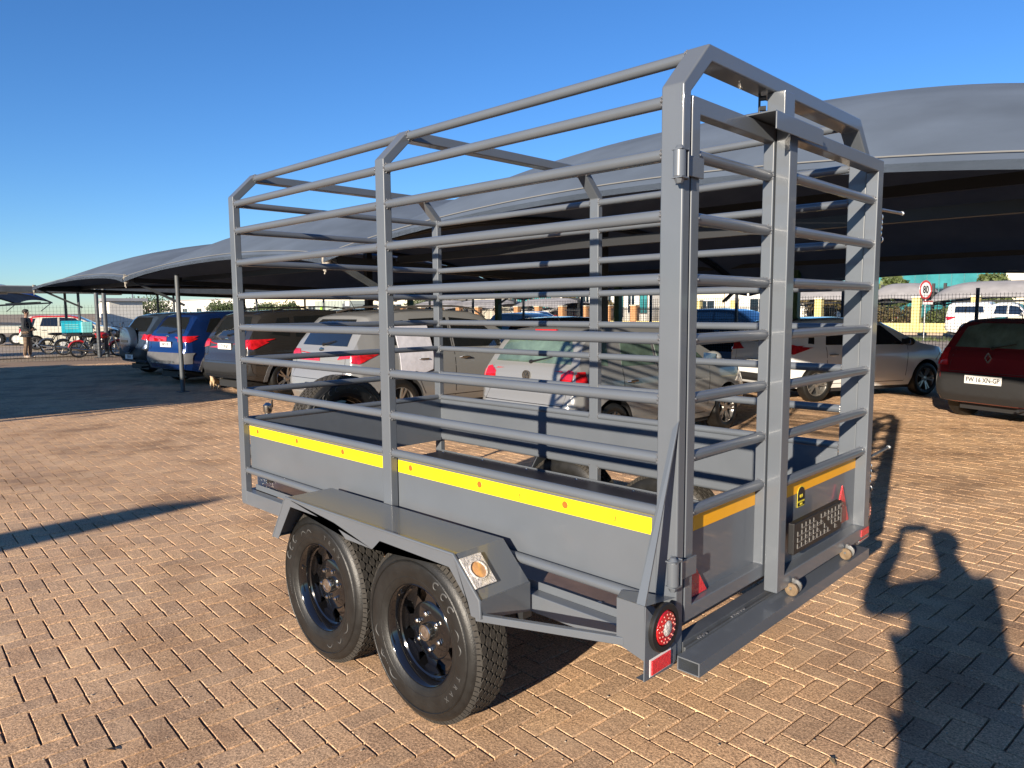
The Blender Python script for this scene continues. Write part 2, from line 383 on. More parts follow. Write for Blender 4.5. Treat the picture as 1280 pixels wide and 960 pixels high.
# bits of grit and litter on the paving
bm = NB()
for k in range(260):
    px = rs.uniform(0, 1280); py = rs.uniform(560, 955)
    d = (_f+_r2*((px-640)/FPX)-_u2*((py-480)/FPX)); t = -CAMLOC.z/d.z; p = CAMLOC+d*t
    s = rs.uniform(.0015, .005)
    bmesh.ops.create_icosphere(bm, subdivisions=1, radius=s, matrix=Matrix.Translation((p.x, p.y, s*.5)) @ Matrix.Diagonal((rs.uniform(.7, 1.6), 1, .6, 1)))
tag(obj('grit', bm, mat('pale_grit', (.50, .42, .32), .8, var=.4, vscale=3)), kind='stuff')
def ground_at(px, py, z=0.0):
    d = (_f+_r2*((px-640)/FPX)-_u2*((py-480)/FPX)); t = (z-CAMLOC.z)/d.z; return CAMLOC+d*t
def leaf_scrap(px, py, s, a):
    p = ground_at(px, py); bm = NB()
    vs = [bm.verts.new((s*u, s*v, z)) for u, v, z in ((-1, 0, .004), (-.2, .35, .012), (1, .1, .003), (.1, -.3, .009))]
    bm.faces.new(vs); bmesh.ops.solidify(bm, geom=bm.faces[:], thickness=.0012)
    o = obj('dry_leaf', bm, mat('dry_leaf_skin', (.42, .33, .22), .8)); o.location = p; o.rotation_euler = (0, 0, a); return o
tag(leaf_scrap(139, 938, .028, .6), 'pale curled dry leaf on the brick paving near the bottom left', 'leaf')
tag(leaf_scrap(1040, 953, .030, 2.4), 'pale curled dry leaf on the brick paving behind the trailer', 'leaf')

# ================================================================== THE TRAILER
TO = Vector((1.45, -.78, 0))
T = thing('livestock_trailer', 'grey twin axle livestock trailer with tall tubular cage and yellow reflective tape', 'trailer', TO)
def tp(name, bm, m=GREY, parent=None, smooth=40, bevel=0.0):
    o = obj(name, bm, m, parent or T, smooth, bevel)
    if parent is None: o.location = -TO
    return o
L, W = 3.0, 1.552
ZB, ZT, DIN = 2.311, 2.453, .141
def hoop(x0, x1, d, top, zlow):
    out = [(0, zlow), (0, ZB), (-DIN, ZT), (-(W-DIN), ZT), (-W, ZB), (-W, zlow)]
    k = .42
    inn = [(-d, zlow), (-d, ZB-d*k), (-DIN-d*k*.9, ZT-top), (-(W-DIN-d*k*.9), ZT-top), (-(W-d), ZB-d*k), (-(W-d), zlow)]
    bm = NB(); offs_hoop(bm, out, inn, x0, x1); return bm
tp('hoop', hoop(L-.062, L, .04, .045, .52), bevel=.005)
tp('hoop', hoop(1.480, 1.545, .04, .045, .60), bevel=.005)
tp('hoop', hoop(0, .078, .042, .052, .545), bevel=.006)
TZ = [2.2719, 2.1188, 1.9373, 1.7459, 1.5638, 1.3755, 1.188, 1.0157]
WELD = mat('weld_bead', (.16, .165, .18), .3, .2, .3, bump=.6, bscale=400)
weld = NB()
def bead(c, r, ax='x'):
    for k in range(10):
        t = 2*pi*k/10; q = (0, cos(t), sin(t)) if ax == 'x' else (cos(t), 0, sin(t))
        bmesh.ops.create_icosphere(weld, subdivisions=1, radius=.0055, matrix=Matrix.Translation(Vector(c)+Vector(q)*(r+.001)))
for side in (-.021, -(W-.021)):
    for z in TZ+[.7161]:
        for a, b in ((L-.062, 1.545), (1.480, .078)):
            if z < .8:
                a2, b2 = (a, b)
            else: a2, b2 = a, b
            bm = NB(); tube(bm, [(a2, side, z), (b2, side, z)], .0187, 14); tp('side_rail', bm)
            bead((a2, side, z), .0187); bead((b2, side, z), .0187)
for y in (-DIN-.006, -(W-DIN-.006)):
    for a, b in ((L-.062, 1.545), (1.480, .078)):
        bm = NB(); tube(bm, [(a, y, ZT-.024), (b, y, ZT-.024)], .0187, 14); tp('top_rail', bm); bead((a, y, ZT-.024), .0187); bead((b, y, ZT-.024), .0187)
for z in TZ+[.7161]:
    bm = NB(); tube(bm, [(L-.033, -.04, z), (L-.033, -(W-.04), z)], .0187, 14); tp('front_rail', bm)
tag(tp('weld_beads', weld, WELD), kind='stuff')
# side panels (folded sheets) with yellow tape outside
def panel(y0, y1):
    bm = NB()
    for a, b in ((L-.062, 1.545), (1.480, .078)): box(bm, b+.001, a-.001, y0, y1, .722, 1.002)
    # rails inside the posts keep the panels in one piece
    box(bm, .078, L-.062, y0-.0005 if y0 < -1 else y0-.0025, y1-.0025 if y0 > -1 else y1+.0025, .722, 1.000)
    return bm
tp('side_panel', panel(-.0435, -.0405), bevel=0)
tp('side_panel', panel(-(W-.0405), -(W-.0435)))
bm = NB(); box(bm, L-.075, L-.072, -(W-.045), -.045, .70, 1.004); tp('front_panel', bm)
def tape(x0, x1, y, z0, z1, n0):
    bm = NB(); box(bm, x0, x1, y, y+.0012, z0, z1); o = tp('reflective_tape', bm, YTAPE)
    mk = NB(); x = x1-n0; k = 0
    while x > x0+.04:
        if k % 2 == 0:
            lathe(mk, [(y+.0012, .0001), (y+.0020, .0125), (y+.0012, .0135)], 16, 'y', (x, 0, (z0+z1)/2+.003))
        else:
            beam(mk, (x-.014, y+.0016, z0+.018), (x+.014, y+.0016, z0+.018), .0012, .0022); box(mk, x-.002, x+.002, y+.0012, y+.002, z0+.021, z0+.034)
        x -= .225; k += 1
    m_ = tag(obj('tape_mark', mk, TMARK, o), kind='stuff'); return o
tape(1.548, L-.066, -.0395, .926, .982, .10)
tape(.118, 1.476, -.0395, .926, .982, .09)
# printed badge rings inside the roundels
# chassis rails and cross members
for y0, y1 in ((-.052, -.002), (-W+.002, -(W-.052))):
    bm = NB(); prism(bm, [(.006, .535), (L-.003, .508), (L-.003, .592), (.006, .600)], y0, y1, 'xz'); tp('chassis_rail', bm, bevel=.004)
bm = NB()
for x in (.40, .85, 1.40, 1.95, 2.45): box(bm, x, x+.05, -(W-.053), -.053, .53, .588)
tp('cross_member', bm, DGREY)
bm = NB(); box(bm, L-.052, L-.002, -(W-.053), -.053, .51, .59); tp('front_sill', bm, GREY, bevel=.004)
# floor boards
for k in range(6):
    y0 = -.056-k*.2405; bm = NB(); box(bm, .06, L-.078, y0-.2375, y0, .601, .618+rnd.uniform(-.001, .001)); tp('floor_board', bm, WOOD, bevel=.002)
bm = NB()
box(bm, .06, L-.08, -(W-.064), -(W-.0575), .601, .632); tp('floor_angle', bm, GREY)
bm = NB(); box(bm, .06, L-.08, -.0555, -.053, .596, .628); tp('floor_angle', bm, GREY)
bolts = NB()
for x in np.arange(.35, 2.9, .42):
    for y in (-.068, -(W-.075)): lathe(bolts, [(.618, .011), (.624, .009), (.626, .001)], 10, 'z', (x, y, 0), cap=True)
tp('floor_bolt', bolts, FLANGE)
# axles and springs
for x in (1.80, 1.063):
    bm = NB(); beam(bm, (x, -.02, .355), (x, -(W-.02), .355), .05, .05); tp('axle', bm, DARKST)
    for y in (-.10, -(W-.10)):
        bm = NB()
        for k in range(4):
            h = .30-.055*k; tube(bm, [(x-h, y, .44-k*.009+.03), (x-h*.5, y, .40-k*.009+.01), (x, y, .385-k*.009), (x+h*.5, y, .40-k*.009+.01), (x+h, y, .44-k*.009+.03)], .006, 6)
            box(bm, x-.04, x+.04, y-.03, y+.03, .335, .40) if k == 0 else None
        for s in (-.31, .31): box(bm, x+s-.02, x+s+.02, y-.025, y+.025, .44, .53)
        tp('leaf_spring', bm, DARKST)
# mudguards
def mudguard(near):
    s = (lambda y: y) if near else (lambda y: -W-y)
    Y0, Y1 = .012, .262
    prof = [(2.10, .560), (1.965, .778), (.752, .786), (.618, .652), (.614, .588)]
    th = .004; bm = NB()
    for i in range(len(prof)-1):
        (xa, za), (xb, zb) = prof[i], prof[i+1]
        n = Vector((xb-xa, zb-za)).normalized(); nn = Vector((n.y, -n.x))
        if nn.y < 0 and i < 3: nn = -nn
        A = [(xa, za), (xb, zb), (xb-nn.x*th, zb-nn.y*th), (xa-nn.x*th, za-nn.y*th)]
        vs = [bm.verts.new((x, s(y), z)) for y in (Y0, Y1) for x, z in A]
        for q in ((0, 1, 2, 3), (7, 6, 5, 4), (0, 4, 5, 1), (1, 5, 6, 2), (2, 6, 7, 3), (3, 7, 4, 0)): bm.faces.new([vs[j] for j in q])
    g = tp('mudguard', bm, GREY, smooth=20)
    # outer skirt with a wheel cut-out for each wheel
    sk = [(2.10, .560), (1.965, .780), (.752, .788), (.616, .654), (.612, .586), (.660, .586), (.675, .632), (.775, .735), (1.20, .737), (1.255, .690), (1.45, .690), (1.54, .743), (1.915, .742), (2.045, .560)]
    bm = NB(); prism(bm, sk, s(Y1), s(Y1+.004), 'xz'); k1 = obj('skirt', bm, GREY, g, 40)
    bm = NB(); tube(bm, [(x, s(Y1+.001), z) for x, z in prof], .006, 8); obj('rolled_edge', bm, GREY, g)
    # rear closing face
    bm = NB(); prism(bm, [(s(Y0), .652), (s(Y1), .652), (s(Y1), .588), (s(Y0), .540)], .612, .616, 'yz'); obj('end_plate', bm, GREY, g)
    # lamp on the sloping rear face
    a = Vector((.752, 0, .786)); b_ = Vector((.618, 0, .652)); d = (b_-a).normalized(); n = Vector((-d.z, 0, d.x)); n = n if n.z > 0 else -n
    c = Vector((.690, s(.208), .724))+n*.004; Mx = Matrix((( d.x, 0, n.x), (d.y, -1, n.y), (d.z, 0, n.z))).to_4x4(); Mx.translation = c
    if near:
        bm = NB(); box(bm, -.062, .062, -.052, .052, 0, .008); bmesh.ops.transform(bm, matrix=Mx, verts=bm.verts)
        lb = obj('marker_lamp', bm, CLEARL, g, bevel=.003); lb['label'] = 'square clear marker lamp on the sloping end of the mudguard'
        bm = NB(); lathe(bm, [(.008, .037), (.013, .036), (.013, .033), (.008, .032)], 28, 'z'); bmesh.ops.transform(bm, matrix=Mx, verts=bm.verts); obj('lamp_ring', bm, CLEARL, lb)
        bm = NB(); lathe(bm, [(.008, .032), (.0105, .022), (.0115, .0005)], 28, 'z'); bmesh.ops.transform(bm, matrix=Mx, verts=bm.verts); obj('lamp_lens', bm, AMBERL, lb)
    bm = NB(); beam(bm, (.645, s(.252), .583), (.075, s(.165), .652), .022, .026); tp('mudguard_stay', bm, GREY, bevel=.003)
    bm = NB(); box(bm, 2.085, 2.11, min(s(.02), s(.26)), max(s(.02), s(.26)), .556, .562); tp('mudguard_lip', bm, GREY)
mudguard(True); mudguard(False)
bm = NB(); tube(bm, [(2.20, .018, .46), (2.20, .018, .53)], .012, 10); tube(bm, [(2.225, .02, .50), (2.27, .02, .475), (2.28, .02, .44), (2.25, .02, .43), (2.22, .02, .46)], .006, 8); box(bm, 2.17, 2.25, .001, .012, .455, .54)
tp('tie_ring', bm, CHROME)

# wheels
def make_wheel(near, xc):
    s = 1 if near else -1; yc = .185 if near else -W-.185; zc = .359
    P = lambda a: a*s
    bm = NB()      # rim: flange, barrel, dish
    lathe(bm, [(P(-.008), .207), (P(-.002), .209), (P(.001), .205), (P(-.004), .199), (P(-.012), .196), (P(-.02), .189), (P(-.045), .186), (P(-.05), .180), (P(-.085), .177), (P(-.13), .176), (P(-.15), .195)], 56, 'y')
    for k in range(8):       # eight flat spokes between triangular windows
        t = 2*pi*k/8; c1, s1 = cos(t), sin(t)
        for wd0, wd1, r0, r1 in ((.078, .050, .108, .148), (.050, .122, .148, .180)):
            pr = []
            for r, wd in ((r0, wd0/2), (r0, -wd0/2), (r1, -wd1/2), (r1, wd1/2)): pr.append((r*c1-wd*s1, r*s1+wd*c1))
            A = [bm.verts.new((x, P(-.062 if r_ < 2 else -.066), z)) for r_, (x, z) in enumerate(pr)]; B = [bm.verts.new((x, P(-.070), z)) for x, z in pr]
            for q in range(4): bm.faces.new((A[q], A[(q+1) % 4], B[(q+1) % 4], B[q]))
            bm.faces.new(A); bm.faces.new(B[::-1])
    lathe(bm, [(P(-.056), .030), (P(-.056), .112), (P(-.062), .120), (P(-.074), .118)], 40, 'y')
    lathe(bm, [(P(-.12), .02), (P(-.12), .177)], 30, 'y')
    rim = obj('wheel', bm, RIMB, T); rim.location = Vector((xc, yc, zc))-TO
    bm = NB()      # tyre carcass
    prof = [(P(-.012), .2055), (P(.002), .2085), (P(.013), .224), (P(.017), .262), (P(.0175), .292), (P(.013), .308), (P(.012), .318), (P(.006), .330), (P(-.004), .341), (P(-.014), .3465), (P(-.08), .349), (P(-.146), .3465), (P(-.158), .335), (P(-.17), .29), (P(-.165), .24), (P(-.15), .215)]
    lathe(bm, prof, 96, 'y')
    lathe(bm, [(P(.0165), .3005), (P(.0195), .303), (P(.0175), .3065), (P(.012), .309)], 96, 'y')
    lathe(bm, [(P(.0135), .2365), (P(.0155), .2385), (P(.015), .241)], 96, 'y')
    ty = obj('tyre', bm, RUBBER, rim)
    bm = NB()      # tread blocks: hexagons in interlocking rows and shoulder lugs
    nb = 50
    for row in range(5):
        ya = -.0265-row*.0262
        for k in range(nb):
            t = 2*pi*(k+(row % 2)*.5)/nb; hw, hl = .0124, 2*pi*.352/nb*.54
            hexp = [(-hw, -hl*.45), (0, -hl*.92), (hw, -hl*.45), (hw, hl*.45), (0, hl*.92), (-hw, hl*.45)]
            top = []; bot = []
            for (dy, dl) in hexp:
                for lst, r, q in ((top, .3585, .96), (bot, .346, 1.04)):
                    tt = t+dl*q/.352; lst.append(bm.verts.new((r*cos(tt), P(ya+dy*q), r*sin(tt))))
            bm.faces.new(top)
            for q in range(6): bm.faces.new((top[q], top[(q+1) % 6], bot[(q+1) % 6], bot[q]))
    for sd_, y1, y2 in ((0, -.002, -.0135), (1, -.146, -.158)):
        for k in range(nb*2):
            t = 2*pi*k/(nb*2); hl = 2*pi*.352/(nb*2)*.40
            pts = [(y1 if sd_ == 0 else y2, .3385), (y2 if sd_ == 0 else y1, .3565)]
            vv = []
            for (yy, r) in pts:
                for q in (-1, 1): tt = t+q*hl/.352; vv.append(bm.verts.new((r*cos(tt), P(yy), r*sin(tt))))
            vv2 = []
            for (yy, r) in pts:
                for q in (-1, 1): tt = t+q*hl/.352; vv2.append(bm.verts.new(((r-.014)*cos(tt), P(yy-.004*(1 if sd_ == 0 else -1)), (r-.014)*sin(tt))))
            bm.faces.new((vv[0], vv[1], vv[3], vv[2]))
            for a, b in ((0, 1), (1, 3), (3, 2), (2, 0)): bm.faces.new((vv[a], vv[b], vv2[b], vv2[a]))
    tr = obj('tread', bm, TREAD, rim, smooth=30)
    bm = NB(); lathe(bm, [(P(-.06), .037), (P(-.030), .036), (P(-.026), .0325), (P(-.026), .026), (P(-.030), .024)], 28, 'y'); obj('hub_cap', bm, CHROME, rim)
    bm = NB(); lathe(bm, [(P(-.0285), .0245), (P(-.0265), .018), (P(-.0262), .0005)], 24, 'y'); obj('hub_badge', bm, mat('hub_badge_metal', (.50, .42, .36), .3, .9, var=.3, vscale=60), rim)
    for k in range(6):
        t = 2*pi*(k+.35)/6; bm = NB(); c = (.073*cos(t), 0, .073*sin(t))
        lathe(bm, [(P(-.056), .0125), (P(-.052), .0125), (P(-.050), .0110), (P(-.042), .0105), (P(-.038), .006), (P(-.037), .0005)], 6, 'y', c); obj('lug_nut', bm, CHROME, rim, smooth=20)
    t = .78; bm = NB(); tube(bm, [(.19*cos(t), P(-.03), .19*sin(t)), (.185*cos(t), P(-.004), .185*sin(t))], .004, 8); obj('valve_stem', bm, CHROME, rim)
    if near: # raised sidewall lettering and curled ornaments
        def around(sx, r, tc, size, sp):
            n = len(sx)
            for i, chh in enumerate(sx):
                a = tc+(i-(n-1)/2)*sp   # clockwise seen from outside
                me = text_mesh(chh, size, .0006); rad = Vector((cos(a), 0, sin(a))); tan_ = Vector((sin(a), 0, -cos(a)))
                # seen from +y, x points left: reading direction is mirrored
                yv = rad; xv = Vector((sin(a), 0, -cos(a)))*1
                xv = yv.cross(Vector((0, 1, 0))); zv = Vector((0, 1, 0))
                Mx = Matrix(((xv.x, yv.x, zv.x), (xv.y, yv.y, zv.y), (xv.z, yv.z, zv.z))).to_4x4(); Mx.translation = rad*r+Vector((0, .0178, 0))
                me.transform(Mx); link('sidewall_letter', me, RUBPRINT, rim)
        around('TRAX', .268, R(212) if xc < 1.4 else R(150), .030, .16)
        around('LT185R14C', .262, R(-40) if xc < 1.4 else R(20), .015, .042)
        bm = NB()
        cc = R(128) if xc < 1.4 else R(60)
        for q in range(3):       # three curls, like a wave
            a0 = cc-.20*q+.25; pts = []
            for e in range(14):
                u = e/13*4.4; rr = .024-.0042*u; pts.append((a0+(rr*cos(u+1.2))/.268, .272+rr*sin(u+1.2)))
            tube(bm, [(r*cos(a), .0178, r*sin(a)) for a, r in pts], [.0042-.0002*e for e in range(14)], 6)
        for a0, ln in ((cc+.50, .18), (cc+.72, .16), (cc+3.0, .24), (cc+3.4, .16), (cc+3.75, .2)):
            tube(bm, [((.262+.014*sin(pi*e/6))*cos(a0+ln*e/6), .0176, (.262+.014*sin(pi*e/6))*sin(a0+ln*e/6)) for e in range(7)], [.0006, .002, .003, .0034, .003, .002, .0006], 6)
        tag(obj('sidewall_ornament', bm, RUBPRINT, rim), kind='stuff')
        bm = NB(); a0 = R(118); 
        if xc > 1.4:   # tyre label still stuck on the tread
            vs = []
            for e in range(5):
                for yy in (-.045, -.085): t = R(96)-e*.05; vs.append(bm.verts.new((.3612*cos(t), yy, .3612*sin(t))))
            for e in range(4): bm.faces.new((vs[2*e], vs[2*e+1], vs[2*e+3], vs[2*e+2]))
            bmesh.ops.solidify(bm, geom=bm.faces[:], thickness=.001); lb = obj('tyre_label', bm, mat('label_white', (.70, .66, .60), .6), rim)
            bm2 = NB(); vs = []
            for e in range(4):
                for yy in (-.012, -.044): t = R(99)-e*.05; vs.append(bm2.verts.new((.3600*cos(t), yy, .3600*sin(t))))
            for e in range(3): bm2.faces.new((vs[2*e], vs[2*e+1], vs[2*e+3], vs[2*e+2]))
            bmesh.ops.solidify(bm2, geom=bm2.faces[:], thickness=.001); obj('tyre_label', bm2, mat('label_red', (.55, .03, .04), .6), rim)
        else: bm.free()
    return rim
w0 = make_wheel(True, 1.80); make_wheel(True, 1.063); make_wheel(False, 1.80); make_wheel(False, 1.063)
w0.rotation_euler = (0, R(30), 0)
# spare wheel upright on the drawbar
sp_root = make_wheel(True, 3.3); sp_root.name = 'spare_wheel'
sp_root.rotation_euler = (0, 0, R(90)); sp_root.location = Vector((3.22, -.885, .845))-TO; sp_root['label'] = 'spare wheel standing upright in front of the cage'

# drawbar, coupler, jockey wheel
bm = NB(); beam(bm, (2.96, -.12, .50), (4.25, -.74, .50), .06, .08); beam(bm, (2.96, -(W-.12), .50), (4.25, -.81, .50), .06, .08); box(bm, 3.13, 3.2, -.95, -.82, .45, .86); tp('drawbar', bm, GREY, bevel=.004)
bm = NB(); box(bm, 4.2, 4.5, -.82, -.73, .50, .57); tube(bm, [(4.42, -.775, .50), (4.56, -.775, .50)], .045, 14); tp('coupler', bm, FLANGE, bevel=.004)
bm = NB(); tube(bm, [(3.93, -.66, .40), (3.93, -.66, .90)], .024, 14); tube(bm, [(3.93, -.66, .90), (3.93, -.66, .915), (3.93, -.66, .955), (3.93, -.66, .975)], [.030, .034, .034, .012], 14); tube(bm, [(3.93, -.66, .93), (3.86, -.66, .95), (3.86, -.66, 1.0)], .008, 8)
tp('jockey_stand', bm, CHROME)
bm = NB(); lathe(bm, [(-.69, .02), (-.69, .08), (-.63, .08), (-.63, .02)], 24, 'y', (3.93, 0, .42), closed=True); tp('jockey_wheel', bm, BLACK)

# ---- rear end: tail plates, lamps, bumper step
def tail(near):
    s = (lambda y: y) if near else (lambda y: -W-y)
    bm = NB(); prism(bm, [(s(.0015), .61), (s(.172), .782), (s(.176), .552), (s(.024), .545), (s(.0015), .56)][::1], -.004, 0, 'yz')
    bm.verts.ensure_lookup_table()
    t1 = tp('tail_plate', bm, GREY)
    bm = NB(); prism(bm, [(s(.0), 1.10), (s(.0), .60), (s(.170), .60), (s(.171), .782)], 0.0005, .004, 'yz'); bm.free()
    # sloping gusset from the post down to the tail box, open at the back
    bm = NB()
    q = [(0, s(.001), 1.316), (.022, s(.001), 1.29), (.030, s(.172), .782), (0, s(.172), .782)]
    A = [bm.verts.new(p) for p in q]; B = [bm.verts.new((x, y-(.005 if near else -.005), z-.003)) for x, y, z in q]
    for i in range(4): bm.faces.new((A[i], A[(i+1) % 4], B[(i+1) % 4], B[i]))
    bm.faces.new(A); bm.faces.new(B[::-1]); tp('gusset', bm, GREY)
    bm = NB()
    q = [(0, s(.174), .784), (.10, s(.174), .784), (.10, s(.174), .640), (0, s(.174), .615)]
    q2 = [(.10, s(.174), .784), (.205, s(.004), .730), (.205, s(.004), .556), (.10, s(.174), .640)]
    for qq in (q, q2):
        A = [bm.verts.new(p) for p in qq]; B = [bm.verts.new((x, y-(.004 if near else -.004), z)) for x, y, z in qq]
        for i in range(4): bm.faces.new((A[i], A[(i+1) % 4], B[(i+1) % 4], B[i]))
        bm.faces.new(A); bm.faces.new(B[::-1])
    vs = [bm.verts.new(p) for p in ((0, s(.172), .783), (.10, s(.172), .783), (.205, s(.004), .731), (0, s(.002), .76))]; bm.faces.new(vs)
    vs = [bm.verts.new(p) for p in ((0, s(.172), .552), (.03, s(.172), .552), (.03, s(.03), .545), (0, s(.03), .545))]; bm.faces.new(vs)
    tp('tail_box', bm, GREY)
    # round lamp
    c = (0, s(.083), .694); bm = NB(); lathe(bm, [(-.004, .075), (-.014, .0755), (-.018, .072), (-.018, .056), (-.010, .054)], 40, 'x', c)
    lp = tp('tail_lamp', bm, BLACK); 
    bm = NB(); lathe(bm, [(-.012, .055), (-.020, .050), (-.023, .035), (-.024, .024)], 40, 'x', c); obj('lens', bm, REDL, lp)
    bm = NB(); lathe(bm, [(-.0235, .024), (-.027, .016), (-.028, .0005)], 32, 'x', c); obj('clear_centre', bm, CLEARL, lp)
    bm = NB()
    for rr, n in ((.043, 16), (.032, 11)):
        for k in range(n): t = 2*pi*k/n; ellipsoid(bm, (-.0225 if rr > .04 else -.0245, c[1]+rr*cos(t), c[2]+rr*sin(t)), (.0022, .0032, .0032), 1)
    obj('lamp_diodes', bm, mat('diode_pink', (.85, .35, .30), .15, .3), lp)
    bm = NB(); box(bm, -.0055, -.004, min(s(.150), s(.034)), max(s(.150), s(.034)), .556, .612); rf = tp('reflector_back', bm, WHITEP, bevel=.002)
    bm = NB(); box(bm, -.010, -.0055, min(s(.144), s(.040)), max(s(.144), s(.040)), .561, .606); tp('reflector', bm, REDR, bevel=.0015)
tail(True); tail(False)
bm = NB()          # box section bumper, open ends
Y0, Y1 = .004, -1.475
o_ = [(-.088, .530), (-.010, .530), (-.010, .575), (-.088, .575)]; i_ = [(-.084, .534), (-.014, .534), (-.014, .571), (-.084, .571)]
VO = [[bm.verts.new((x, y, z)) for x, z in o_] for y in (Y0, Y1)]; VI = [[bm.verts.new((x, y, z)) for x, z in i_] for y in (Y0, Y1)]
for k in range(4):
    k2 = (k+1) % 4
    bm.faces.new((VO[0][k], VO[0][k2], VO[1][k2], VO[1][k])); bm.faces.new((VI[0][k2], VI[0][k], VI[1][k], VI[1][k2]))
    for e in (0, 1): bm.faces.new((VO[e][k], VI[e][k], VI[e][k2], VO[e][k2]))
tp('bumper', bm, GREY)
bm = NB(); box(bm, .0, .05, -(W-.045), -.045, .535, .598); box(bm, -.0095, -.0005, -(W-.045), -.045, .54, .583); tp('rear_sill', bm, DGREY, bevel=.003)
bm = NB()
for y in (-.13, -.36, -.40, -.77, -.95, -1.2):
    for k in range(9): ellipsoid(bm, (-.002+rnd.uniform(-.004, .004), y-.03*k/9*2, .585), (.006, .005, .003), 1)
tp('weld_bead', bm, WELD)

# ---- doors
def door(name, x0, x1, ya, yb, z0, z1, st, label, lower_h, rails, tape_mat):
    """frame between y=ya (near) and y=yb (far), rear face x0, front face x1"""
    bm = NB()
    out = [(ya, z0), (ya, z1), (yb, z1), (yb, z0)]
    ins = [(ya-st, z0+lower_h), (ya-st, z1-.052), (yb+st, z1-.052), (yb+st, z0+lower_h)]
    V = {}
    for nm, ln in (('o', out), ('i', ins)):
        for i, (y, z) in enumerate(ln):
            for x in (x0, x1): V[nm, i, x] = bm.verts.new((x, y, z))
    for i in range(4):
        j = (i+1) % 4
        bm.faces.new((V['o', i, x0], V['o', j, x0], V['o', j, x1], V['o', i, x1]))
        bm.faces.new((V['i', i, x1], V['i', j, x1], V['i', j, x0], V['i', i, x0]))
        for x in (x0, x1): bm.faces.new((V['o', i, x], V['o', j, x], V['i', j, x], V['i', i, x]))
    d = tp(name, bm, GREY, bevel=.004); d['label'] = label
    xm = (x0+x1)/2
    for z in rails:
        bm = NB(); tube(bm, [(xm, ya-st, z), (xm, yb+st, z)], .0187, 14); obj('door_rail', bm, GREY, d)
        bm = NB()
        for y in (ya-st, yb+st):
            for k in range(10): t = 2*pi*k/10; bmesh.ops.create_icosphere(bm, subdivisions=1, radius=.004, matrix=Matrix.Translation((xm+.0195*cos(t), y, z+.0195*sin(t))))
        obj('weld_bead', bm, WELD, d)
    bm = NB(); box(bm, x1-.004, x1-.001, yb+st, ya-st, z0+lower_h, 1.006); obj('door_panel', bm, GREY, d)
    bm = NB(); box(bm, x1-.0055, x1-.004, yb+st+.002, ya-st-.002, .930, .984); obj('reflective_tape', bm, tape_mat, d)
    return d
RZ = [2.118, 1.930, 1.745, 1.560, 1.375, 1.188, 1.010]
dl = door('gate_leaf', 0.0, .040, -.050, -.640, .660, 2.285, .046, 'narrow left gate leaf hinged on the near post', .050, RZ, OTAPE)
dr = door('gate_leaf', -.056, -.004, -.600, -1.552, .610, 2.290, .062, 'wide right gate leaf overlapping the left one', .056, RZ, OTAPE)
for z in (2.075, .845):      # near hinges
    bm = NB(); tube(bm, [(-.006, .030, z-.038), (-.006, .030, z+.038)], .0185, 16)
    box(bm, -.012, -.005, -.100, .030, z-.030, z+.030); box(bm, -.022, .022, .001, .006, z-.045, z+.045)
    hg = tp('hinge', bm, GREY, bevel=.002)
    bm = NB(); tube(bm, [(-.006, .030, z-.056), (-.006, .030, z-.042)], [.010, .016], 6); obj('hinge_pin', bm, GREY, hg); bm = NB(); tube(bm, [(-.006, .030, z+.042), (-.006, .030, z+.052)], [.015, .008], 10); obj('hinge_pin', bm, GREY, hg)
    for zz in (z+.038, z-.042):
        bm = NB(); box(bm, -.024, .012, .0062, .046, zz, zz+.004); obj('hinge_plate', bm, GREY, hg)
# slide track hanger and top channel
bm = NB(); box(bm, -.036, .030, -.672, -.592, 2.286, 2.402); tp('hanger_block', bm, GREY, bevel=.004)
bm = NB(); box(bm, -.092, -.087, -.79, -.41, 2.232, 2.288); box(bm, -.0868, .045, -.79, -.41, 2.288, 2.293); box(bm, .041, .046, -.79, -.41, 2.24, 2.2875); tp('top_channel', bm, GREY, bevel=.0015)
bm = NB()
for z in (2.31, 2.35, 2.385): tube(bm, [(.03, -.585, z), (.05, -.575, z)], .009, 8)
tube(bm, [(.05, -.575, 2.25), (.05, -.575, 2.41)], .004, 6); tp('hanger_bolt', bm, DARKST)
# latch pins and spring clips on the far side
for z, ln in ((2.09, .40), (.955, .36)):
    bm = NB(); tube(bm, [(-.02, -W-.002, z), (-.02, -W-ln, z+.012)], .007, 10); tube(bm, [(-.02, -W-ln+.012, z+.012), (-.02, -W-ln, z+.012)], .010, 10); tp('latch_pin', bm, FLANGE)
    bm = NB()
    for k in range(4): tube(bm, [(-.035+.007*cos(t), -W-.055+.003*k, z-.035-.024*k+.013*sin(t)) for t in np.linspace(0, 2*pi, 9)[:-1]], .0028, 6, closed=True)
    tube(bm, [(-.035+.014*cos(t), -W-.046, z-.135+.014*sin(t)) for t in np.linspace(0, 2*pi, 12)[:-1]], .003, 6, closed=True); tp('clip_chain', bm, CHROME)
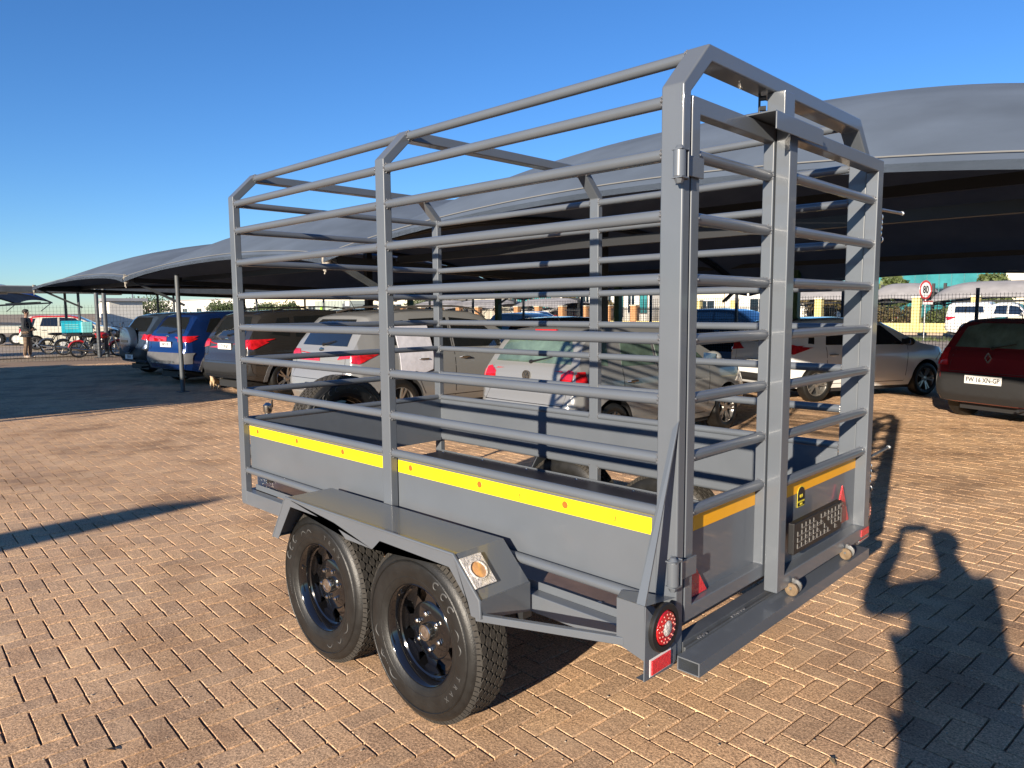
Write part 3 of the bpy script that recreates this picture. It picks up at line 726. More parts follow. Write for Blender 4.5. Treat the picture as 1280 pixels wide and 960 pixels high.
# number plate holder with embossed grid
bm = NB(); box(bm, -.082, -.057, -1.140, -.675, .742, .862); nh = tp('plate_holder', bm, BLACK, bevel=.004)
bm = NB(); rs2 = random.Random(5)
for i in range(12):
    for j in range(4):
        y = -.697-i*.0362; z = .762+j*.0235
        if rs2.random() < .1: continue
        box(bm, -.0855, -.0822, y-.030, y-.004, z, z+.0025); box(bm, -.0855, -.0822, y-.0065, y-.004, z+.003, z+.018)
        if rs2.random() < .4: box(bm, -.0855, -.0822, y-.022, y-.012, z+.008, z+.011)
obj('embossed_grid', bm, mat('embossed_plastic', (.16, .155, .15), .3, 0, .4), nh)
bm = NB(); box(bm, -.0875, -.0857, -1.132, -1.105, .845, .855); box(bm, -.0875, -.0857, -1.128, -1.118, .775, .835); obj('mounting_strip', bm, FLANGE, nh)
# round badge sticker
bm = NB()
pts = [(-.895+.034*cos(t), .925+.030*sin(t)) for t in np.linspace(0, pi, 14)]+[(-.929, .872), (-.861, .872)]
def tpoly(bm, pts, x0, x1): prism(bm, pts, x0, x1, 'yz')
tpoly(bm, pts, -.0115, -.0102); st = tp('badge_sticker', bm, mat('sticker_yellow', (.75, .62, .05), .4))
pts2 = [(-.895+.031*cos(t), .924+.027*sin(t)) for t in np.linspace(0, pi, 14)]+[(-.926, .897), (-.864, .897)]
bm = NB(); tpoly(bm, pts2, -.0125, -.0116); obj('badge_field', bm, BLACK, st)
bm = NB(); tpoly(bm, [(-.926, .889), (-.926, .876), (-.864, .876), (-.864, .889)], -.0125, -.0116); obj('badge_base', bm, BLACK, st)
writing('badge_text', '011', .020, mat('sticker_print', (.75, .62, .05), .4), st, (-.0130, -.895, .914), (0, -1, 0), (0, 0, 1), .0004)
writing('badge_text', '68 A', .012, mat('sticker_print', (.75, .62, .05), .4), st, (-.0130, -.895, .8825), (0, -1, 0), (0, 0, 1), .0004)
# triangular reflectors
def tri(ys, z0, z1, x, lab):
    bm = NB(); prism(bm, [(ys[0], z0), (ys[1], z0), (ys[2], z1)], x-.006, x, 'yz'); o = tp('triangle_reflector', bm, REDR, bevel=.002); o['label'] = lab
tri((-.100, -.235, -.106), .712, .880, .030, 'red triangle reflector on the left gate leaf')
tri((-1.215, -1.385, -1.30), .715, .885, -.020, 'red triangle reflector on the right gate leaf')
bm = NB(); box(bm, -.0605, -.0570, -1.545, -1.455, .625, .655); tp('side_reflector', bm, REDR)
# rollers standing on the bumper
for y in (-.705, -1.250):
    bm = NB(); lathe(bm, [(y-.010, .002), (y-.008, .022), (y-.005, .025), (y+.005, .025), (y+.008, .022), (y+.008, .002)], 24, 'y', (-.066, 0, .600)); ro = tp('roller', bm, BRASS)
    bm = NB(); lathe(bm, [(y-.040, .002), (y-.040, .024), (y-.028, .026), (y-.026, .002)], 20, 'y', (-.066, 0, .606)); beam(bm, (-.066, y-.045, .607), (-.066, y+.012, .607), .008, .008); box(bm, -.07, -.062, y-.026, y-.012, .606, .640); obj('roller_bracket', bm, FLANGE, ro)

# ================================================================== VEHICLES
def interp(tab, x):
    xs = [t[0] for t in tab]; ys = [t[1] for t in tab]; return float(np.interp(x, xs, ys))
def car_body(S):
    """closed shell by lofting rings along the car; x from 0 (rear bumper) to L (front bumper), y left, z up"""
    L_, Wd = S['L'], S['W']
    xs = sorted(set([round(v, 4) for v in np.linspace(0, L_, 74)]+[round(v, 4) for v in np.linspace(0, .5, 30)]+[round(L_-v, 4) for v in np.linspace(0, .35, 16)]))
    rings = []; bm = NB(); nr = None
    for x in xs:
        zb = interp(S['bot'], x); zt = interp(S['top'], x); w_ = interp(S['wid'], x)*Wd/2
        zbelt = min(interp(S['belt'], x), zt-.02); h = zt-zbelt
        e = min(1, h/.35); ti = S.get('tumble', .30)*h
        wr = w_*.955-ti; zl = zb+min(.16, (zbelt-zb)*.3)
        P = [(0, zb), (w_*.6, zb), (w_*.90, zb+.015), (w_*.985, zl), (w_, zb+(zbelt-zb)*.45), (w_*1.0, zbelt-(zbelt-zb)*.28), (w_*.985, zbelt-(zbelt-zb)*.12), (w_*.955, zbelt)]
        hh = h-(.045*e+.0)
        for q in (.33, .66, 1.0): P.append((w_*.955-(w_*.955-wr)*q, zbelt+hh*q*.98))
        P += [(wr-.05*(.3+.7*e), zt-.018), (wr*.72, zt-.002), (wr*.38, zt+.008), (0, zt+.011)]
        full = [(y, z) for y, z in P]+[(-y, z) for y, z in P[-2:0:-1]]
        rings.append([bm.verts.new((x, y, z)) for y, z in full])
    n = len(rings[0])
    for i in range(len(rings)-1):
        for k in range(n): bm.faces.new((rings[i][k], rings[i][(k+1) % n], rings[i+1][(k+1) % n], rings[i+1][k]))
    bm.faces.new(rings[0][::-1]); bm.faces.new(rings[-1])
    bmesh.ops.recalc_face_normals(bm, faces=bm.faces)
    return bm
def patch(bvh, poly, view_, off, name, m, parent, fine=.07, skirt=.012, mirror=False):
    """polygon drawn in a side / rear / front view and laid onto the body"""
    res = None
    for mir in ((False, True) if mirror else (False,)):
        bm = NB(); pl = [(-a, b) if (mir and view_ in ('rear', 'front')) else (a, b) for a, b in poly]
        vs = [bm.verts.new((a, b, 0)) for a, b in pl]
        f = bm.faces.new(vs); bmesh.ops.triangulate(bm, faces=[f])
        for it in range(7):
            es = [e for e in bm.edges if e.calc_length() > fine]
            if not es: break
            bmesh.ops.subdivide_edges(bm, edges=es, cuts=1, use_grid_fill=False); bmesh.ops.triangulate(bm, faces=bm.faces)
        vd = view_
        if mir and view_ == 'right': vd = 'left'
        elif mir and view_ == 'left': vd = 'right'
        nrm = {}
        for v in bm.verts:
            a, b = v.co.x, v.co.y
            if vd == 'right': o_, d = Vector((a, -5, b)), Vector((0, 1, 0))
            elif vd == 'left': o_, d = Vector((a, 5, b)), Vector((0, -1, 0))
            elif vd == 'rear': o_, d = Vector((-5, a, b)), Vector((1, 0, 0))
            elif vd == 'front': o_, d = Vector((9, a, b)), Vector((-1, 0, 0))
            elif vd == 'top': o_, d = Vector((a, b, 6)), Vector((0, 0, -1))
            hit, nn, _, _ = bvh.ray_cast(o_, d)
            if hit is None:
                hit, nn, _, _ = bvh.find_nearest(o_+d*(5 if vd != 'front' else 5))
            if nn.dot(d) > 0: nn = -nn
            nrm[v] = nn; v.co = hit+nn*off
        bnd = [e for e in bm.edges if len(e.link_faces) == 1]
        low = {}
        for e in bnd:
            for v in e.verts:
                if v not in low: low[v] = bm.verts.new(v.co-nrm[v]*skirt)
        for e in bnd:
            a, b = e.verts
            try: bm.faces.new((a, b, low[b], low[a]))
            except ValueError: pass
        res = obj(name, bm, m, parent, 55)
    return res
def strip(bvh, pts, view_, wd, name, m, parent, off=.0015, mirror=False):
    """thin line (door gap, moulding) along a polyline"""
    L1, L2 = [], []
    for i, p in enumerate(pts):
        a = Vector(pts[max(i-1, 0)]); b = Vector(pts[min(i+1, len(pts)-1)]); d = (b-a).normalized(); n = Vector((-d.y, d.x))*wd/2
        L1.append((p[0]+n.x, p[1]+n.y)); L2.append((p[0]-n.x, p[1]-n.y))
    return patch(bvh, L1+L2[::-1], view_, off, name, m, parent, fine=.12, skirt=.004, mirror=mirror)
def wheel_car(parent, xc, yc, r, wd, side, ns=5, rimm=None, dbl=True):
    bm = NB(); s = side
    lathe(bm, [(s*wd*.42, r*.66), (s*wd*.5, r*.74), (s*wd*.5, r*.88), (s*wd*.42, r*.965), (s*wd*.2, r), (-s*wd*.2, r), (-s*wd*.42, r*.965), (-s*wd*.5, r*.85), (-s*wd*.5, r*.6)], 40, 'y')
    ty = obj('wheel', bm, RUBBER, parent); ty.location = (xc, yc, r)
    bm = NB(); lathe(bm, [(s*wd*.42, r*.67), (s*wd*.44, r*.65), (s*wd*.40, r*.63), (s*wd*.1, r*.60), (-s*wd*.3, r*.6)], 40, 'y')
    for k in range(ns):
        for o_ in ((-.11, .11) if dbl else (0,)):
            t = 2*pi*k/ns; t2 = t+o_*1.5; c0, s0 = cos(t+o_*.6), sin(t+o_*.6); c1, s1 = cos(t2), sin(t2)
            beam(bm, (r*.10*c0, s*wd*.30, r*.10*s0), (r*.64*c1, s*wd*.40, r*.64*s1), r*.085, wd*.12, up=(0, 1, 0))
    lathe(bm, [(s*wd*.26, r*.20), (s*wd*.36, r*.18), (s*wd*.38, r*.02)], 20, 'y')
    obj('rim', bm, rimm or ALLOY, ty)
    bm = NB(); lathe(bm, [(-s*wd*.05, .02), (-s*wd*.05, r*.6)], 24, 'y'); lathe(bm, [(s*wd*.02, .02), (s*wd*.02, r*.40)], 24, 'y'); obj('brake_disc', bm, DARKST, ty)
    return ty
def build_car(S, label, loc, rz, paint):
    """loc: ground point under the centre of the rear bumper"""
    t = thing(S['name'], label, S.get('cat', 'car'), loc, rz, S.get('group'))
    body = car_body(S); bvh = BVHTree.FromBMesh(body)
    me = bpy.data.meshes.new('body'); body.to_mesh(me); body.free(); tmp = bpy.data.objects.new('tmp', me); COL.objects.link(tmp)
    cut = NB(); rr = S['r']; ra = rr*1.16
    for xw in (S['xr'], S['xf']):
        for sg in (-1, 1):
            y0, y1 = sg*S['W']*.5*.60, sg*(S['W']*.5+.3)
            A = []; B = []
            pr = [(xw+ra*cos(a), rr+.01+ra*sin(a)) for a in np.linspace(0, pi, 22)]+[(xw-ra, -.3), (xw+ra, -.3)]
            for px, pz in pr: A.append(cut.verts.new((px, y0, pz))); B.append(cut.verts.new((px, y1, pz)))
            n = len(pr)
            for i in range(n): cut.faces.new((A[i], A[(i+1) % n], B[(i+1) % n], B[i]))
            cut.faces.new(A[::-1]); cut.faces.new(B)
    bmesh.ops.recalc_face_normals(cut, faces=cut.faces)
    cme = bpy.data.meshes.new('cut'); cut.to_mesh(cme); cut.free(); co = bpy.data.objects.new('cut', cme); COL.objects.link(co)
    cme.materials.append(TRIMB); me.materials.append(paint)
    md = tmp.modifiers.new('b', 'BOOLEAN'); md.operation = 'DIFFERENCE'; md.object = co; md.solver = 'EXACT'; md.material_mode = 'TRANSFER'
    nm = evaluated(tmp, 'body'); bpy.data.objects.remove(tmp); bpy.data.objects.remove(co)
    bm = NB(); bm.from_mesh(nm)
    for f in bm.faces: f.smooth = True
    for e in bm.edges: e.smooth = not (len(e.link_faces) != 2 or e.calc_face_angle(0) > R(38) or e.link_faces[0].material_index != e.link_faces[1].material_index)
    bm.to_mesh(nm); bm.free(); link('body', nm, paint, t)
    glass = S.get('glass', GLASS)
    for pl in S['side_glass']: patch(bvh, pl, 'right', .004, 'side_window', glass, t, mirror=True)
    patch(bvh, S['rear_glass'], 'rear', .005, 'rear_window', S.get('rglass', glass), t)
    if 'windscreen' in S: patch(bvh, S['windscreen'], 'front', .004, 'windscreen', glass, t)
    for pl, mm in S['lamps']:
        patch(bvh, pl, 'rear', .012, 'tail_lamp', mm, t, fine=.05, mirror=True)
    for pl, mm in S.get('side_lamps', []):
        patch(bvh, pl, 'right', .010, 'tail_lamp', mm, t, fine=.05, mirror=True)
    for pl in S.get('head', []): patch(bvh, pl, 'right', .008, 'headlight', CLEARL, t, mirror=True)
    for pl, mm in S.get('trim_rear', []): patch(bvh, pl, 'rear', .010, 'bumper_trim', mm, t)
    for pl, mm in S.get('trim_side', []): patch(bvh, pl, 'right', .008, 'side_trim', mm, t, mirror=True)
    for pts in S.get('gaps', []): strip(bvh, pts, 'right', .010, 'door_gap', BLACK, t, mirror=True)
    for pts in S.get('rgaps', []): strip(bvh, pts, 'rear', .008, 'hatch_gap', BLACK, t)
    if S.get('arch'):
        for xw in (S['xr'], S['xf']):
            a0 = [(xw+ra*1.0*cos(a), rr+.01+ra*1.0*sin(a)) for a in np.linspace(-.1, pi+.1, 18)]; a1 = [(xw+ra*1.17*cos(a), rr+.01+ra*1.17*sin(a)) for a in np.linspace(pi+.1, -.1, 18)]
            patch(bvh, a0+a1, 'right', .012, 'wheel_arch', CLAD, t, mirror=True)
    for x, z in S.get('handles', []):
        for sg in (-1, 1):
            hit, nn, _, _ = bvh.ray_cast(Vector((x, sg*5, z)), Vector((0, -sg, 0))); y = hit.y
            bm = NB(); tube(bm, [(x-.09, y+sg*.004, z), (x-.07, y+sg*.032, z+.003), (x+.07, y+sg*.032, z+.003), (x+.09, y+sg*.004, z)], .012, 8); obj('door_handle', bm, S.get('hmat', CHROME), t)
            bm = NB(); ellipsoid(bm, (x+.01, y+sg*.003, z), (.075, .012, .028), 2); obj('handle_recess', bm, S.get('hrec', paint), t)
    if 'mirror' in S:
        x, z = S['mirror']
        for sg in (-1, 1):
            hit, nn, _, _ = bvh.ray_cast(Vector((x, sg*5, z)), Vector((0, -sg, 0))); y = hit.y
            bm = NB(); ellipsoid(bm, (x+.02, y+sg*.15, z+.03), (.075, .115, .075), 3); tube(bm, [(x, y, z-.02), (x+.01, y+sg*.1, z)], .02, 8); mo = obj('side_mirror', bm, S.get('mmat', paint), t)
            bm = NB(); prism(bm, [(y+sg*.06, z-.02), (y+sg*.24, z-.02), (y+sg*.24, z+.075), (y+sg*.06, z+.085)], x-.058, x-.050, 'yz'); obj('mirror_glass', bm, mat('mirror_glass', (.75, .78, .80), .03, 1.0), mo)
    hit = lambda y, z: bvh.ray_cast(Vector((-5, y, z)), Vector((1, 0, 0)))[0]
    if 'plate' in S:
        tx, z, pw, ph = S['plate']; h = hit(0, z); x = h.x if h else 0
        bm = NB(); box(bm, x-.022, x-.012, -pw/2, pw/2, z-ph/2, z+ph/2); po = obj('number_plate', bm, PLATEW, t, bevel=.003)
        bm = NB(); box(bm, x-.012, x+.06, -pw/2-.01, pw/2+.01, z-ph/2-.01, z+ph/2+.01); obj('plate_back', bm, BLACK, po)
        if tx: writing('plate_text', tx, ph*.78, PRINTK, po, (x-.0235, 0, z), (0, -1, 0), (0, 0, 1), .0008, sx=S.get('psx', .86), bold=.0015)
    if 'logo' in S:
        z, r_, kind = S['logo']; x = hit(0, z).x
        if kind == 'vw':
            bm = NB(); lathe(bm, [(x-.006, r_), (x-.016, r_), (x-.016, r_*.84), (x-.006, r_*.84)], 32, 'x', (0, 0, z), closed=True)
            for a, b in (((-.42, .74), (-.0, .14)), ((.42, .74), (0, .14)), ((-.74, .38), (-.36, -.68)), ((.74, .38), (.36, -.68)), ((-.36, -.68), (0, .02)), ((.36, -.68), (0, .02))):
                beam(bm, (x-.012, a[0]*r_, z+a[1]*r_), (x-.012, b[0]*r_, z+b[1]*r_), .008, .010)
            obj('badge', bm, CHROME, t)
            bm = NB(); lathe(bm, [(x-.008, r_*.84), (x-.008, .001)], 24, 'x', (0, 0, z)); obj('badge_field', bm, DARKST, t)
        elif kind == 'diamond':
            bm = NB(); ps_ = [(0, 1.25), (.8, 0), (0, -1.25), (-.8, 0)]
            for i in range(4):
                a, b = ps_[i], ps_[(i+1) % 4]; beam(bm, (x-.014, a[0]*r_, z+a[1]*r_), (x-.014, b[0]*r_, z+b[1]*r_), .012, r_*.30)
            obj('badge', bm, CHROME, t)
        else:
            bm = NB(); ellipsoid(bm, (x-.004, 0, z), (.008, r_*1.5, r_*.8), 2); obj('badge', bm, CHROME, t)
    if S.get('wiper'):
        y0, z0, y1, z1 = S['wiper']; a = hit(y0, z0); b = hit(y1, z1)
        bm = NB(); tube(bm, [(a.x-.03, y0, z0), (b.x-.02, y1, z1)], [.012, .006], 6); ellipsoid(bm, (a.x-.01, y0, z0), (.03, .03, .025), 2); obj('rear_wiper', bm, BLACK, t)
    if S.get('stop'):
        z, wd = S['stop']; h = hit(0, z); bm = NB(); box(bm, h.x-.02, h.x+.02, -wd/2, wd/2, z-.017, z+.017); obj('high_stop_lamp', bm, REDP, t, bevel=.006)
    if S.get('rails'):
        x0, x1 = S['rails']
        for sg in (-1, 1):
            y = sg*(S['W']/2*.955-S.get('tumble', .3)*.45-.09); pts = []
            for q in np.linspace(0, 1, 9):
                x = x0+(x1-x0)*q; pts.append((x, y, interp(S['top'], x)+.012+.045*min(1, 6*min(q, 1-q))))
            bm = NB(); tube(bm, pts, .014, 8); obj('roof_rail', bm, S.get('railm', TRIMB), t)
    if S.get('antenna'):
        x = S['antenna']; z = interp(S['top'], x); bm = NB(); tube(bm, [(x, 0, z), (x-.12, 0, z+.2)], [.006, .003], 6); obj('antenna', bm, BLACK, t)
    if S.get('spare'):
        z, r_ = S['spare']; h = hit(.05, z); x = h.x
        bm = NB(); lathe(bm, [(x, r_*.9), (x-.03, r_), (x-.17, r_), (x-.20, r_*.96), (x-.215, r_*.8), (x-.218, .001)], 44, 'x', (0, .03, z)); so_ = obj('spare_wheel_cover', bm, paint, t)
        bm = NB(); box(bm, x-.235, x-.215, -.18, .22, z-.05, z+.01); obj('cover_plaque', bm, TRIMB, so_, bevel=.004)
    for xw in (S['xr'], S['xf']):
        for sg in (-1, 1): wheel_car(t, xw, sg*(S['W']/2-.115), S['r'], .20, sg, S.get('ns', 5), S.get('rimm'), S.get('dbl', True))
    bm = NB(); box(bm, S['xr']+.3, S['xf']-.3, -S['W']*.42, S['W']*.42, .16, .26); box(bm, .25, S['L']-.3, -S['W']*.29, S['W']*.29, .17, .30); obj('underbody', bm, TRIMB, t)
    bm = NB(); tube(bm, [(.06, -S['W']*.28, .24), (.35, -S['W']*.28, .25)], .025, 10); obj('exhaust_pipe', bm, DARKST, t)
    if S.get('seats'):
        pass
    return t

def hatch_spec(L_, W_, H, **k):
    g = lambda x: x*L_/3.92
    S = dict(name='parked_car', L=L_, W=W_, r=.30, xr=g(.68), xf=g(.68)+k.pop('wb', 2.46),
        top=[(0, .50), (.015, .60), (.05, .66), (.09, .72), (.10, .90), (.14, .99), (.20, 1.06), (.32, H*.88), (.42, H*.945), (.55, H*.975), (g(.9), H*.99), (g(1.4), H), (g(1.95), H*.985), (g(2.2), H*.955), (g(2.45), H*.88), (g(2.95), H*.70), (g(3.05), H*.675), (g(3.5), H*.615), (g(3.72), H*.53), (g(3.84), H*.42), (L_, .46)],
        bot=[(0, .40), (.08, .28), (.4, .22), (L_-.5, .20), (L_-.1, .22), (L_, .30)],
        belt=[(0, .90), (g(.5), H*.66), (g(2.8), H*.63), (g(3.5), H*.60), (L_, .4)],
        wid=[(0, .74), (.03, .84), (.09, .90), (.2, .95), (.5, .985), (g(1.0), 1.0), (g(2.9), 1.0), (g(3.4), .965), (g(3.7), .88), (g(3.84), .78), (L_, .60)],
        side_glass=[[(g(.50), H*.70), (g(.62), H*.69), (g(.70), H*.90), (g(.60), H*.90)], [(g(.86), H*.68), (g(1.50), H*.67), (g(1.50), H*.925), (g(.95), H*.915)], [(g(1.57), H*.67), (g(2.62), H*.66), (g(2.15), H*.90), (g(1.57), H*.925)]],
        rear_glass=[(-.56, H*.71), (.56, H*.71), (.48, H*.90), (.3, H*.935), (-.3, H*.935), (-.48, H*.90)],
        windscreen=[(-.6, H*.70), (.6, H*.70), (.48, H*.93), (-.48, H*.93)],
        lamps=[([(W_*.33, .72), (W_*.46, .76), (W_*.455, .95), (W_*.36, .97)], REDCAR_L)],
        gaps=[[(g(.86), H*.66), (g(.86), .62), (g(1.02), .36)], [(g(1.54), .92*H), (g(1.54), .30)], [(g(2.68), H*.66), (g(2.62), .32)], [(g(1.0), .31), (g(2.62), .30)]],
        rgaps=[[(-.60, .99), (-.62, .60), (.62, .60), (.60, .99)]],
        handles=[(g(1.0), H*.56), (g(1.72), H*.555)], mirror=(g(2.55), H*.68), plate=('', .47, .44, .12),
        head=[[(g(3.35), .66), (g(3.62), .60), (g(3.72), .68), (g(3.50), .80)]])
    S.update(k); return S
ROW_Y = -4.05
# silver hatchback directly behind the trailer cage
SILV = mat('silver_paint', (.24, .245, .245), .3, .2, .8)
sp = hatch_spec(3.92, 1.66, 1.47, rear_glass=[(-.60, 1.045), (.60, 1.045), (.56, 1.20), (.47, 1.34), (-.47, 1.34), (-.56, 1.20)], rglass=GLASSG, glass=GLASSG, plate=('FS 24 KL GP', .50, .50, .115), logo=(.90, .062, 'vw'), stop=(1.405, .34),
    lamps=[([(.53, .74), (.70, .75), (.70, .86), (.69, .97), (.62, .985), (.53, .93)], REDCAR_L)], side_lamps=[([(.10, .75), (.27, .75), (.25, .97), (.13, .97)], REDCAR_L)], psx=.8, wiper=(0, 1.055, -.30, 1.12), trim_rear=[([(-.80, .545), (.80, .545), (.80, .56), (-.80, .56)], BLACK)], antenna=.7, wb=2.46)
build_car(sp, 'silver hatchback with raised red stop lamp parked right behind the trailer cage', (4.53, ROW_Y+.02, 0), R(-92), SILV)
# round reversing lamp clusters on the hatchback
# silver-white SUV left of it
def suv_spec(L_, W_, H, **k):
    g = lambda x: x*L_/4.5
    S = dict(name='parked_suv', cat='car', L=L_, W=W_, r=.345, xr=g(.88), xf=g(.88)+k.pop('wb', 2.65),
        top=[(0, .58), (.02, .70), (.07, .80), (.11, .86), (.13, 1.06), (.18, 1.13), (.26, H*.76), (.42, H*.90), (.50, H*.945), (.7, H*.975), (g(1.2), H*.995), (g(1.9), H), (g(2.4), H*.985), (g(2.65), H*.95), (g(3.25), H*.72), (g(3.4), H*.68), (g(4.0), H*.62), (g(4.3), H*.54), (g(4.42), H*.44), (L_, .5)],
        bot=[(0, .50), (.1, .36), (.5, .28), (L_-.6, .26), (L_-.1, .30), (L_, .38)],
        belt=[(0, 1.0), (g(.5), H*.655), (g(3.1), H*.625), (g(4.0), H*.60), (L_, .45)],
        wid=[(0, .70), (.03, .80), (.10, .89), (.25, .95), (.6, .985), (g(1.1), 1.0), (g(3.3), 1.0), (g(3.9), .965), (g(4.25), .88), (g(4.42), .77), (L_, .58)],
        side_glass=[[(g(.62), H*.72), (g(.98), H*.69), (g(1.05), H*.91), (g(.80), H*.90)], [(g(1.12), H*.685), (g(1.85), H*.665), (g(1.85), H*.93), (g(1.16), H*.92)], [(g(1.92), H*.665), (g(3.0), H*.65), (g(2.5), H*.90), (g(1.92), H*.93)]],
        rear_glass=[(-.60, H*.70), (.60, H*.70), (.55, H*.86), (.46, H*.92), (-.46, H*.92), (-.55, H*.86)],
        windscreen=[(-.62, H*.70), (.62, H*.70), (.5, H*.93), (-.5, H*.93)],
        lamps=[([(W_*.26, .98), (W_*.47, 1.02), (W_*.47, 1.10), (W_*.33, 1.10)], REDCAR_L)],
        side_lamps=[([(.10, .95), (.22, .93), (.55, 1.06), (.40, 1.10), (.14, 1.07)], REDCAR_L)],
        gaps=[[(g(1.12), H*.66), (g(1.14), .80), (g(1.32), .45)], [(g(1.88), .90*H), (g(1.90), .38)], [(g(3.08), H*.64), (g(3.02), .40)], [(g(1.30), .40), (g(3.02), .39)]],
        rgaps=[[(-.66, 1.06), (-.66, .70), (.66, .70), (.66, 1.06)]],
        handles=[(g(1.28), H*.575), (g(2.07), H*.57)], mirror=(g(2.9), H*.69), plate=('', .86, .50, .115),
        trim_rear=[([(-.72, .52), (.72, .52), (.76, .60), (-.76, .60)], CLAD)],
        head=[[(g(3.95), .82), (g(4.25), .74), (g(4.35), .82), (g(4.05), .93)]], antenna=.75, wiper=(0, H*.71, -.28, H*.745), logo=(H*.665, .045, 'oval'))
    S.update(k); return S
sp = suv_spec(4.45, 1.82, 1.66, plate=('DR 67 GP', .58, .40, .11), psx=.7, rails=(.8, 2.7), railm=ALLOY, ns=5)
build_car(sp, 'silver SUV with torn paper taped to its side window, between hatchback and dark SUV', (7.98, ROW_Y+.65, 0), R(-91), mat('champagne_silver_paint', (.25, .255, .255), .3, .15, .8))
sp = suv_spec(4.60, 1.84, 1.68, plate=('CY 10 GP', .98, .50, .115), psx=.75, arch=True, rails=(.8, 2.8), ns=5, lamps=[([(.60, .98), (.86, .94), (.86, 1.12), (.60, 1.10)], REDCAR_L)],
   trim_rear=[([(-.84, .44), (.84, .44), (.84, .66), (-.84, .66)], TRIMB)], trim_side=[([(1.6, .34), (3.1, .33), (3.1, .46), (1.6, .47)], CLAD)])
build_car(sp, 'dark grey SUV with bright alloy wheels and black bumper, cat sitting by its rear', (12.70, ROW_Y-.10, 0), R(-86), mat('dark_grey_car_paint', (.045, .043, .042), .25, .4, .9))
sp = suv_spec(4.45, 1.80, 1.66, plate=('BR 91 GP', .92, .46, .115), psx=.7, arch=True, lamps=[([(.52, .99), (.82, .98), (.82, 1.11), (.58, 1.10)], REDCAR_L)], side_lamps=[([(.10, .98), (.2, .97), (.40, 1.05), (.12, 1.10)], REDCAR_L)],
   trim_rear=[([(-.84, .50), (.84, .50), (.86, .74), (-.86, .74)], CLAD), ([(-.60, .50), (.60, .50), (.50, .57), (-.50, .57)], FLANGE)])
build_car(sp, 'bright blue SUV with grey lower bumper behind the thin carport post', (15.95, ROW_Y-.20, 0), R(-82), mat('blue_car_paint', (.007, .030, .14), .2, .35, 1.0))
sp = suv_spec(4.10, 1.76, 1.64, spare=(.93, .34), arch=True, wb=2.52, plate=('FJ 38 GP', .50, .46, .115), psx=.7, logo=(1.2, .03, 'oval'),
   lamps=[([(.50, .96), (.80, .93), (.81, 1.06), (.60, 1.09)], REDCAR_L)], trim_rear=[([(-.84, .44), (.84, .44), (.84, .72), (-.84, .72)], TRIMB)])
build_car(sp, 'blue grey compact SUV with round spare wheel cover on its tailgate', (19.15, ROW_Y-.55, 0), R(-86), mat('blue_grey_car_paint', (.055, .085, .14), .25, .4, .9))
# white saloon-back hatch in the second row
sp = hatch_spec(4.05, 1.72, 1.46, plate=('CR 03 GP', .66, .42, .11), psx=.8, wb=2.53, ns=5, r=.31, lamps=[([(.38, .90), (.80, .86), (.82, .98), (.60, 1.01)], REDCAR_L)], side_lamps=[([(.10, .86), (.2, .84), (.52, .93), (.2, 1.01)], REDCAR_L)],
   trim_rear=[([(-.70, .34), (.70, .34), (.74, .48), (-.74, .48)], TRIMB)], hmat=SILV, mmat=BLACK, antenna=.8)
hv = R(-115.6); pr = Vector((3.88, -10.8)); dx = Vector((cos(hv), sin(hv))); lf = Vector((-sin(hv), cos(hv)))
p = pr-dx*.70+lf*.80
build_car(sp, 'white hatchback with dark roof parked in the second row beneath the canopy', (p.x, p.y, 0), hv, mat('white_car_paint', (.78, .78, .77), .22, 0, 1.0))
sp = hatch_spec(4.08, 1.64, 1.50, plate=('FW 16 XN-GP', .62, .52, .115), psx=.86, wb=2.6, r=.31, logo=(.93, .055, 'diamond'), rglass=GLASSG, ns=5,
   lamps=[([(.58, .80), (.73, .80), (.73, 1.03), (.62, 1.05)], REDCAR_L)], trim_rear=[([(-.86, .30), (.86, .30), (.87, .69), (-.87, .69)], TRIMB)], antenna=.8, rgaps=[[(-.52, 1.02), (-.56, .72), (.56, .72), (.52, 1.02)], [(-.80, .50), (.80, .50)]], wiper=(0, 1.06, -.30, 1.13))
hv = R(-112); p = Vector((1.54, -10.75)); dx = Vector((cos(hv), sin(hv))); lf = Vector((-sin(hv), cos(hv)))
p = p-dx*.72-lf*.66
build_car(sp, 'dark red hatchback with number plate FW 16 XN-GP at the right edge', (p.x, p.y, 0), hv, mat('dark_red_car_paint', (.20, .010, .018), .22, .25, 1.0))
# cars further off
DKBLUE = mat('dark_blue_car_paint', (.02, .03, .05), .22, .3, 1.0)
build_car(hatch_spec(4.1, 1.72, 1.46), 'dark blue hatchback nose-in beyond the silver SUV', (10.6, -10.4, 0), R(-90), DKBLUE)
build_car(suv_spec(4.5, 1.8, 1.70, rails=(.8, 2.7), railm=ALLOY), 'silver SUV with roof rails beyond the dark grey SUV', (20.6, -11.0, 0), R(-90), mat('mid_silver_paint', (.20, .21, .22), .25, .5, .8))
build_car(suv_spec(4.5, 1.8, 1.62), 'black SUV on the road side seen over the hatchback roof', (12.2, -19.6, 0), R(180), mat('black_car_paint', (.015, .015, .018), .2, .3, 1.0))
build_car(hatch_spec(4.2, 1.72, 1.5), 'grey hatchback by the road seen left of the hatchback roof', (21.5, -20.3, 0), R(180), mat('teal_grey_car_paint', (.05, .08, .09), .25, .3, 1.0))
